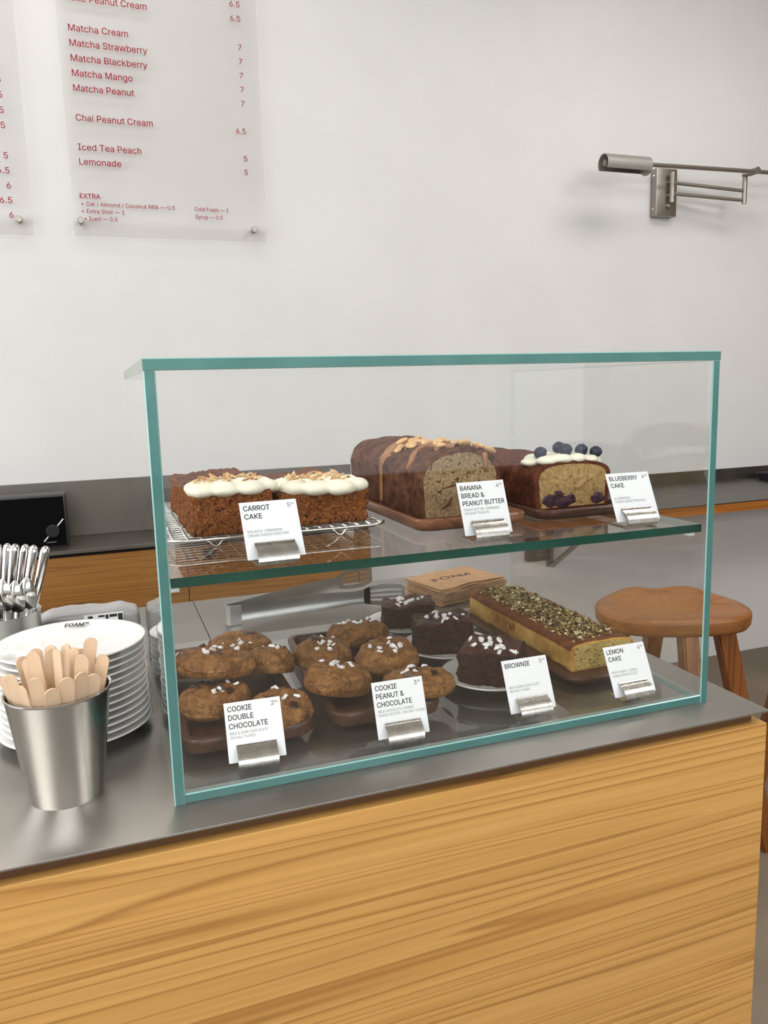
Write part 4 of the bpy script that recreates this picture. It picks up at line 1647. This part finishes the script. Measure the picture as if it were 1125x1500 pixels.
def brownie(label, c, sx, sy, h, rz, seed, salt, z=T + 0.0056):
    t = thing('brownie', label, 'brownie', (c[0], c[1], z), (0, 0, rz), 'brownies on white plates')
    sd = seed

    def topf(x, y):
        return 0.006 * fbm(Vector((x * 34, y * 34, sd)), 3) + 0.003 * math.sin(x * 60 + sd)
    bm = rough_block(sx, sy, h, seed, 0.0022, 120, 0.0030, 0.005, topf, 0.0026)
    o = link('brownie_square', bm, [M['brownie'], M['brownie_top']], t, smooth='all')
    tree = bvh_of(o)
    rng = random.Random(seed)
    for k in range(salt):
        a, b = rng.gauss(0, sx * 0.2), rng.gauss(-sy * 0.12, sy * 0.22)
        if abs(a) < sx * 0.44 and abs(b) < sy * 0.44:
            put(SALT[rng.randrange(6)], 'salt_flake', t, tree, a, b, rng, 0.9, 0.0012, 1.1)
    return t


brownie('brownie farthest back, beside the paper bags', (0.381, 0.386), 0.078, 0.062, 0.035, R_(-20), 31, 16)
brownie('middle brownie of the three, cut face toward the front', (0.382, 0.260), 0.080, 0.058, 0.043, R_(-14), 32, 12)
brownie('front brownie of the three, behind the BROWNIE card', (0.392, 0.136), 0.072, 0.070, 0.041, R_(-38), 33, 22)

# ------------------------------------------------------------------ left of the case: cup of stirrers
t = thing('steel_cup', 'tapered steel cup full of wooden stirrers at the counter front', 'cup', (-0.0925, 0.067, 0.0))
bm = bmesh.new()
R0, R1, HC = 0.0335, 0.0465, 0.104
lathe(bm, [(0, 0.001), (R0 - 0.003, 0.001), (R0 - 0.002, 0.0), (R0 - 0.0005, 0.0), (R0, 0.0015), (R1 - 0.0005, HC - 0.003), (R1 + 0.0008, HC - 0.0016), (R1 + 0.0008, HC - 0.0004), (R1, HC), (R1 - 0.0012, HC - 0.001),
           (R1 - 0.0018, HC - 0.004), (R0 - 0.0012, 0.003), (0, 0.003)], 72)
link('cup_body', bm, M['cup_steel'], t, smooth=True)

bm = bmesh.new()
Lst, ws, th = 0.118, 0.0062, 0.0008
outl = [(-ws, 0), (ws, 0)] + [(ws * math.cos(math.pi * k / 12), Lst - ws + ws * math.sin(math.pi * k / 12)) for k in range(13)]
prism(bm, outl, -th, th)
sm = bpy.data.meshes.new('stirrer')
bmesh.ops.recalc_face_normals(bm, faces=bm.faces[:])
bm.to_mesh(sm)
bm.free()
sm.materials.append(M['stirrer'])
rng = random.Random(3)
CXY = Vector((-0.0925, 0.067))
u2 = Vector((0.94, -0.34))            # across the view
v2 = Vector((0.34, 0.94))             # away from the viewer
names = ['first', 'second', 'third', 'fourth', 'fifth', 'sixth', 'seventh', 'eighth', 'ninth', 'tenth', 'eleventh', 'twelfth', 'thirteenth', 'fourteenth', 'fifteenth', 'sixteenth']
for row, (nn, zt_, rowname) in enumerate(((9, 0.001, 'front'), (6, 0.012, 'middle'), (8, 0.010, 'back'))):
    for k in range(nn):
        g = (k + 0.5) / nn
        if rowname == 'front':
            a = R_(192 + 156 * g)
            q = Vector((math.cos(a), math.sin(a))) * 0.0405
        elif rowname == 'back':
            a = R_(165 - 150 * g)
            q = Vector((math.cos(a), math.sin(a))) * 0.0395
        else:
            q = Vector(((g * 2 - 1) * 0.031, 0.006 * (-1) ** k))
        f = q.x / 0.041
        top2 = CXY + u2 * q.x + v2 * q.y
        bot2 = CXY + u2 * (q.x * 0.35 + rng.uniform(-0.005, 0.005)) + v2 * (q.y * 0.40 + rng.uniform(-0.003, 0.003))
        zb = 0.0045 + max(0, zt_ + rng.uniform(-0.003, 0.010))
        p0 = Vector((bot2.x, bot2.y, zb))
        p1 = Vector((top2.x, top2.y, zb + 0.1))
        d = (p1 - p0).normalized()
        face = rng.choice((-0.55, -0.3, -0.1, 0.2, 0.45)) + 0.8 * f * (1 if rowname == 'front' else -0.5)
        ax = (u2 * math.cos(face) + v2 * math.sin(face))
        X = Vector((ax.x, ax.y, 0))
        X = (X - d * X.dot(d)).normalized()
        Y = d.cross(X)
        mt = Matrix((X, Y, d)).transposed()
        # the stick's width lies along X, its thickness along Y, its length along d
        o = solo('wooden_stirrer', sm, 'pale wooden stirrer in the %s row, %s from the left, in the steel cup' % (rowname, names[k]), 'stirrer', p0, (0, 0, 0), 'wooden stirrers in the steel cup')
        o.rotation_euler = mt.to_euler()

# tall stack of plates
PB = plate_mesh(0.0790, 0.0145, 'dinner_plate')
PC = (-0.0855, 0.2115)
NP = 13
pitch = (0.1055 - 0.0145) / (NP - 1)
rng = random.Random(9)
for k in range(NP):
    lb = 'topmost white plate of the tall stack, printed FOAM' if k == NP - 1 else ('lowest white plate of the tall stack, on the steel counter' if k == 0 else '%s white plate from the top of the tall stack' % names[NP - 1 - k])
    dx, dy = (rng.uniform(-0.0010, 0.0010), rng.uniform(-0.0010, 0.0010))
    o = solo('plate', PB, lb, 'plate', (PC[0] + dx, PC[1] + dy, 0.0003 + k * pitch), (0, 0, rng.uniform(0, 6)), 'tall stack of white plates')
    if k == 0:
        o.scale = (1.03, 1.03, 1.0)
    if k == NP - 1:
        o.rotation_euler = (0, 0, 0)
        tm = text_mesh([('FOAM\u2122', 0, 0, 'C', 0.0075, 0.026)], 0.0075, 0.0, 0.04)
        link('plate_lettering', tm, M['black_print'], o, (0.004, 0.0600, 0.0118), (R_(16), 0, R_(-10)))

# small stack behind it
PSM = plate_mesh(0.050, 0.011, 'small_plate')
for k in range(7):
    lb = 'topmost small white plate of the short stack beside the glass case' if k == 6 else ('lowest small white plate of the short stack' if k == 0 else '%s small white plate from the top of the short stack' % names[6 - k])
    solo('plate', PSM, lb, 'plate', (-0.0535, 0.352, 0.0003 + k * 0.0082), (0, 0, 0), 'short stack of small white plates')

# packet wrapped in grey film
t = thing('napkin_packet', 'grey film wrapped packet with a white label behind the plates', 'packet', (-0.072, 0.432, 0.0))
bm = rough_block(0.134, 0.05, 0.083, 17, 0.0005, 60, 0.0045, 0.007, lambda x, y: -0.006 * max(0, abs(x) - 0.045) / 0.02 * (1 if x > 0 else 1.4), 0.0016)
link('film_wrap', bm, M['poly'], t, smooth='all')
bm = bmesh.new()
box(bm, -0.004, 0.046, -0.0285, -0.0280, 0.030, 0.0795, 0.0)
lbm = link('white_label', bm, M['card'], t)
bm = bmesh.new()
for (x, w, h) in ((0.001, 0.006, 0.0035), (0.014, 0.008, 0.002), (0.023, 0.004, 0.006), (0.028, 0.010, 0.003), (0.039, 0.006, 0.008)):
    box(bm, x, x + w, -0.0289, -0.0286, 0.0775 - h * 1.3, 0.0775)
link('label_print', bm, M['black_print'], lbm)

# cutlery tumbler
HC_ = Vector((-0.170, 0.355))
t = thing('cutlery_tumbler', 'steel tumbler holding knives and spoons behind the tall plate stack', 'tumbler', (HC_.x, HC_.y, 0.0))
bm = bmesh.new()
lathe(bm, [(0, 0.0), (0.043, 0.0), (0.0465, 0.108), (0.0472, 0.1095), (0.0460, 0.1095), (0.0450, 0.107), (0.042, 0.003), (0, 0.003)], 48)
link('tumbler_body', bm, M['tong_steel'], t, smooth=True)
bm = bmesh.new()
kp = [(0.0, 0.0030, 0.0012), (0.05, 0.0040, 0.0016), (0.10, 0.0034, 0.0024), (0.115, 0.0044, 0.0030), (0.16, 0.0056, 0.0036), (0.185, 0.0060, 0.0036), (0.192, 0.0048, 0.0030), (0.1945, 0.002, 0.0015)]
rg = []
for z, a, b in kp:
    rg.append([bm.verts.new((a * math.cos(2 * math.pi * i / 12), b * math.sin(2 * math.pi * i / 12), z)) for i in range(12)])
for a, b in zip(rg, rg[1:]):
    for i in range(12):
        bm.faces.new((a[i], a[(i + 1) % 12], b[(i + 1) % 12], b[i]))
bm.faces.new(rg[0])
bm.faces.new(rg[-1])
km = bpy.data.meshes.new('knife')
bmesh.ops.recalc_face_normals(bm, faces=bm.faces[:])
bm.to_mesh(km)
bm.free()
for p in km.polygons:
    p.use_smooth = True
km.materials.append(M['cutlery_steel'])


def stand(name, me, label, cat, p0, p1, face, group, scale=1.0):
    d = (Vector(p1) - Vector(p0)).normalized()
    ax = u2 * math.cos(face) + v2 * math.sin(face)
    X = Vector((ax.x, ax.y, 0))
    X = (X - d * X.dot(d)).normalized()
    o = solo(name, me, label, cat, p0, (0, 0, 0), group)
    o.rotation_euler = Matrix((X, d.cross(X), d)).transposed().to_euler()
    o.scale = (scale, scale, scale)
    return o


xs = [-0.040, -0.028, -0.0205, -0.0110, -0.002, 0.008, 0.0175, 0.0295]
for k, f in enumerate(xs):
    b2 = HC_ + u2 * (f * 0.55 - 0.004) + v2 * (-0.006)
    t2 = HC_ + u2 * (f * 1.15 + 0.0245) + v2 * (0.010 + 0.002 * (k % 2))
    z1 = 0.192 - 0.0012 * k
    stand('knife', km, 'steel table knife, %s handle from the left in the cutlery tumbler' % names[k], 'knife', (b2.x, b2.y, 0.004), (t2.x, t2.y, z1), 0.4 * (k % 3), 'knives in the cutlery tumbler', 0.98)
# spoons, bowls up
bm = bmesh.new()
tube(bm, [(0, 0, 0), (0, 0, 0.05), (0, 0.0, 0.100)], 0.0018, 8, rads=[0.0026, 0.002, 0.0018])
NU = 16
rows = []
for i in range(13):
    f = i / 12
    z = 0.098 + 0.042 * f
    w = 0.0118 * math.sin(math.pi * min(1, 0.08 + 0.92 * f) ** 0.8) ** 0.6 if 0 < f < 1 else 0.0012
    row = []
    for j in range(9):
        s = j / 4 - 1
        row.append(bm.verts.new((w * s, -0.0055 * (1 - s * s) * math.sin(math.pi * f), z)))
    rows.append(row)
for a, b in zip(rows, rows[1:]):
    for j in range(8):
        bm.faces.new((a[j], a[j + 1], b[j + 1], b[j]))
spm = bpy.data.meshes.new('spoon')
bm.to_mesh(spm)
bm.free()
for p in spm.polygons:
    p.use_smooth = True
spm.materials.append(M['cutlery_steel'])
for k, (f, z1, dv) in enumerate(((-0.030, 0.140, -0.018), (-0.013, 0.140, -0.022), (0.002, 0.140, -0.024), (0.012, 0.151, -0.016), (0.0235, 0.148, -0.012), (0.0345, 0.151, -0.006))):
    b2 = HC_ + u2 * (f * 0.7) + v2 * (dv * 0.6)
    t2 = HC_ + u2 * (f * 1.12 + 0.002) + v2 * dv
    stand('spoon', spm, 'steel spoon, %s bowl from the left in front of the knives' % names[k], 'spoon', (b2.x, b2.y, 0.006 + max(0, z1 - 0.142)), (t2.x, t2.y, z1), 0.15 * (k % 3) - 0.1, 'spoons in the cutlery tumbler')

# ------------------------------------------------------------------ behind the case: tongs and paper bags
t = thing('serving_tongs', 'steel serving tongs with slotted ends lying behind the glass case', 'tongs', (0.140, 0.540, 0.0))


def tong_arm(tipv, name, w=0.0155):
    """one arm from the hinge at the origin to tipv: channel section widening into a slotted scoop"""
    tip = Vector(tipv)
    d = tip.normalized()
    L = tip.length
    side = Vector((-d.y, d.x, 0)).normalized()     # thickness direction
    up = d.cross(side)
    if up.z < 0:
        up = -up
    bm = bmesh.new()

    def P(a, b, c):
        return d * a + side * c + up * b + Vector((0, 0, w * 1.22 + 0.0015))
    st = []
    for f, hw, cup in ((0, w * 0.95, 0.002), (0.1, w, 0.0035), (0.5, w * 0.95, 0.0045), (0.7, w * 0.72, 0.004), (0.76, w * 0.80, 0.003)):
        st.append([bm.verts.new(P(f * L, hw * s, cup * (1 - abs(s)) ** 0.5)) for s in (-1, -0.7, -0.3, 0, 0.3, 0.7, 1)])
    for a, b in zip(st, st[1:]):
        for i in range(6):
            bm.faces.new((a[i], a[i + 1], b[i + 1], b[i]))
    # slotted head: seven bars across with gaps between
    heads = ((0.76, 0.80), (0.80, 1.02), (0.86, 1.2), (0.93, 1.22), (0.98, 1.0), (1.0, 0.72))
    NB = 9
    hv = []
    for f, k in heads:
        hv.append([bm.verts.new(P(f * L, w * k * (j / NB * 2 - 1), 0.003 - 0.012 * max(0, f - 0.8) / 0.2)) for j in range(NB + 1)])
    for q, (a, b) in enumerate(zip(hv, hv[1:])):
        for j in range(NB):
            if j in (2, 4, 6) and 1 <= q <= 3:
                continue
            bm.faces.new((a[j], a[j + 1], b[j + 1], b[j]))
    r = bmesh.ops.solidify(bm, geom=bm.faces[:], thickness=0.0010)
    return link(name, bm, M['tong_steel'], t, smooth=True)


tong_arm((0.293, 0.000, 0.0), 'arm')
tong_arm((0.276, 0.135, 0.004), 'arm')
bm = bmesh.new()
prof = [(-0.004, -0.006), (-0.010, -0.002), (-0.011, 0.006), (-0.006, 0.012), (0.016, 0.016), (0.016, 0.0145), (-0.005, 0.0105), (-0.009, 0.005), (-0.0085, -0.001), (-0.003, -0.0045), (0.014, -0.003), (0.014, -0.0045)]
vs = [[bm.verts.new((x, y, z)) for x, y in prof] for z in (0.0006, 0.033)]
n = len(prof)
for i in range(n):
    bm.faces.new((vs[0][i], vs[0][(i + 1) % n], vs[1][(i + 1) % n], vs[1][i]))
bm.faces.new(vs[0])
bm.faces.new(vs[1])
link('spring_hinge', bm, M['tong_steel'], t, smooth=True)

rng = random.Random(14)
NB = 10
for k in range(NB):
    lb = 'topmost kraft paper bag of the pile, printed FOAM' if k == NB - 1 else ('lowest kraft paper bag of the pile' if k == 0 else '%s kraft paper bag from the top of the pile' % names[NB - 1 - k])
    t = thing('paper_bag', lb, 'paper bag', (0.542 + rng.uniform(-0.003, 0.003), 0.560 + rng.uniform(-0.003, 0.003), 0.0008 + k * 0.0030), (0, 0, R_(14) + rng.uniform(-0.04, 0.04)), 'kraft paper bags behind the glass case')
    bm = bmesh.new()
    nx, ny = 22, 14
    hx, hy = 0.072, 0.054

    def wave(x, y):
        # the far layers bow upward along the folded side
        return 0.0040 * (k / NB) * (0.5 + 0.5 * math.sin(x * 42 + 1.2)) * (0.35 + 0.65 * max(0, -y / hy)) + 0.0008 * math.sin(x * 90 + k)
    lo = [[bm.verts.new(((i / nx * 2 - 1) * hx, (j / ny * 2 - 1) * hy, wave((i / nx * 2 - 1) * hx, (j / ny * 2 - 1) * hy))) for i in range(nx + 1)] for j in range(ny + 1)]
    hi = [[bm.verts.new((v.co.x, v.co.y, v.co.z + 0.0016)) for v in r] for r in lo]
    for j in range(ny):
        for i in range(nx):
            bm.faces.new((lo[j][i], lo[j + 1][i], lo[j + 1][i + 1], lo[j][i + 1]))
            bm.faces.new((hi[j][i], hi[j][i + 1], hi[j + 1][i + 1], hi[j + 1][i]))
    for j in range(ny):
        for i in (0, nx):
            bm.faces.new((lo[j][i], lo[j + 1][i], hi[j + 1][i], hi[j][i]))
    for i in range(nx):
        for j in (0, ny):
            bm.faces.new((lo[j][i], hi[j][i], hi[j][i + 1], lo[j][i + 1]))
    link('bag_paper', bm, M['kraft'], t, smooth=True)
    if k == NB - 1:
        tm = text_mesh([('FOAM', 0, 0, 'C', 0.016, 0.080)], 0.016, 0.0, 0.02)
        for v in tm.verts:
            x, y = v.co.x - 0.004, v.co.y - 0.004
            v.co.z += wave(x, y) + 0.0019
            v.co.x, v.co.y = x, y
        link('bag_lettering', tm, M['kraft_dark'], t)
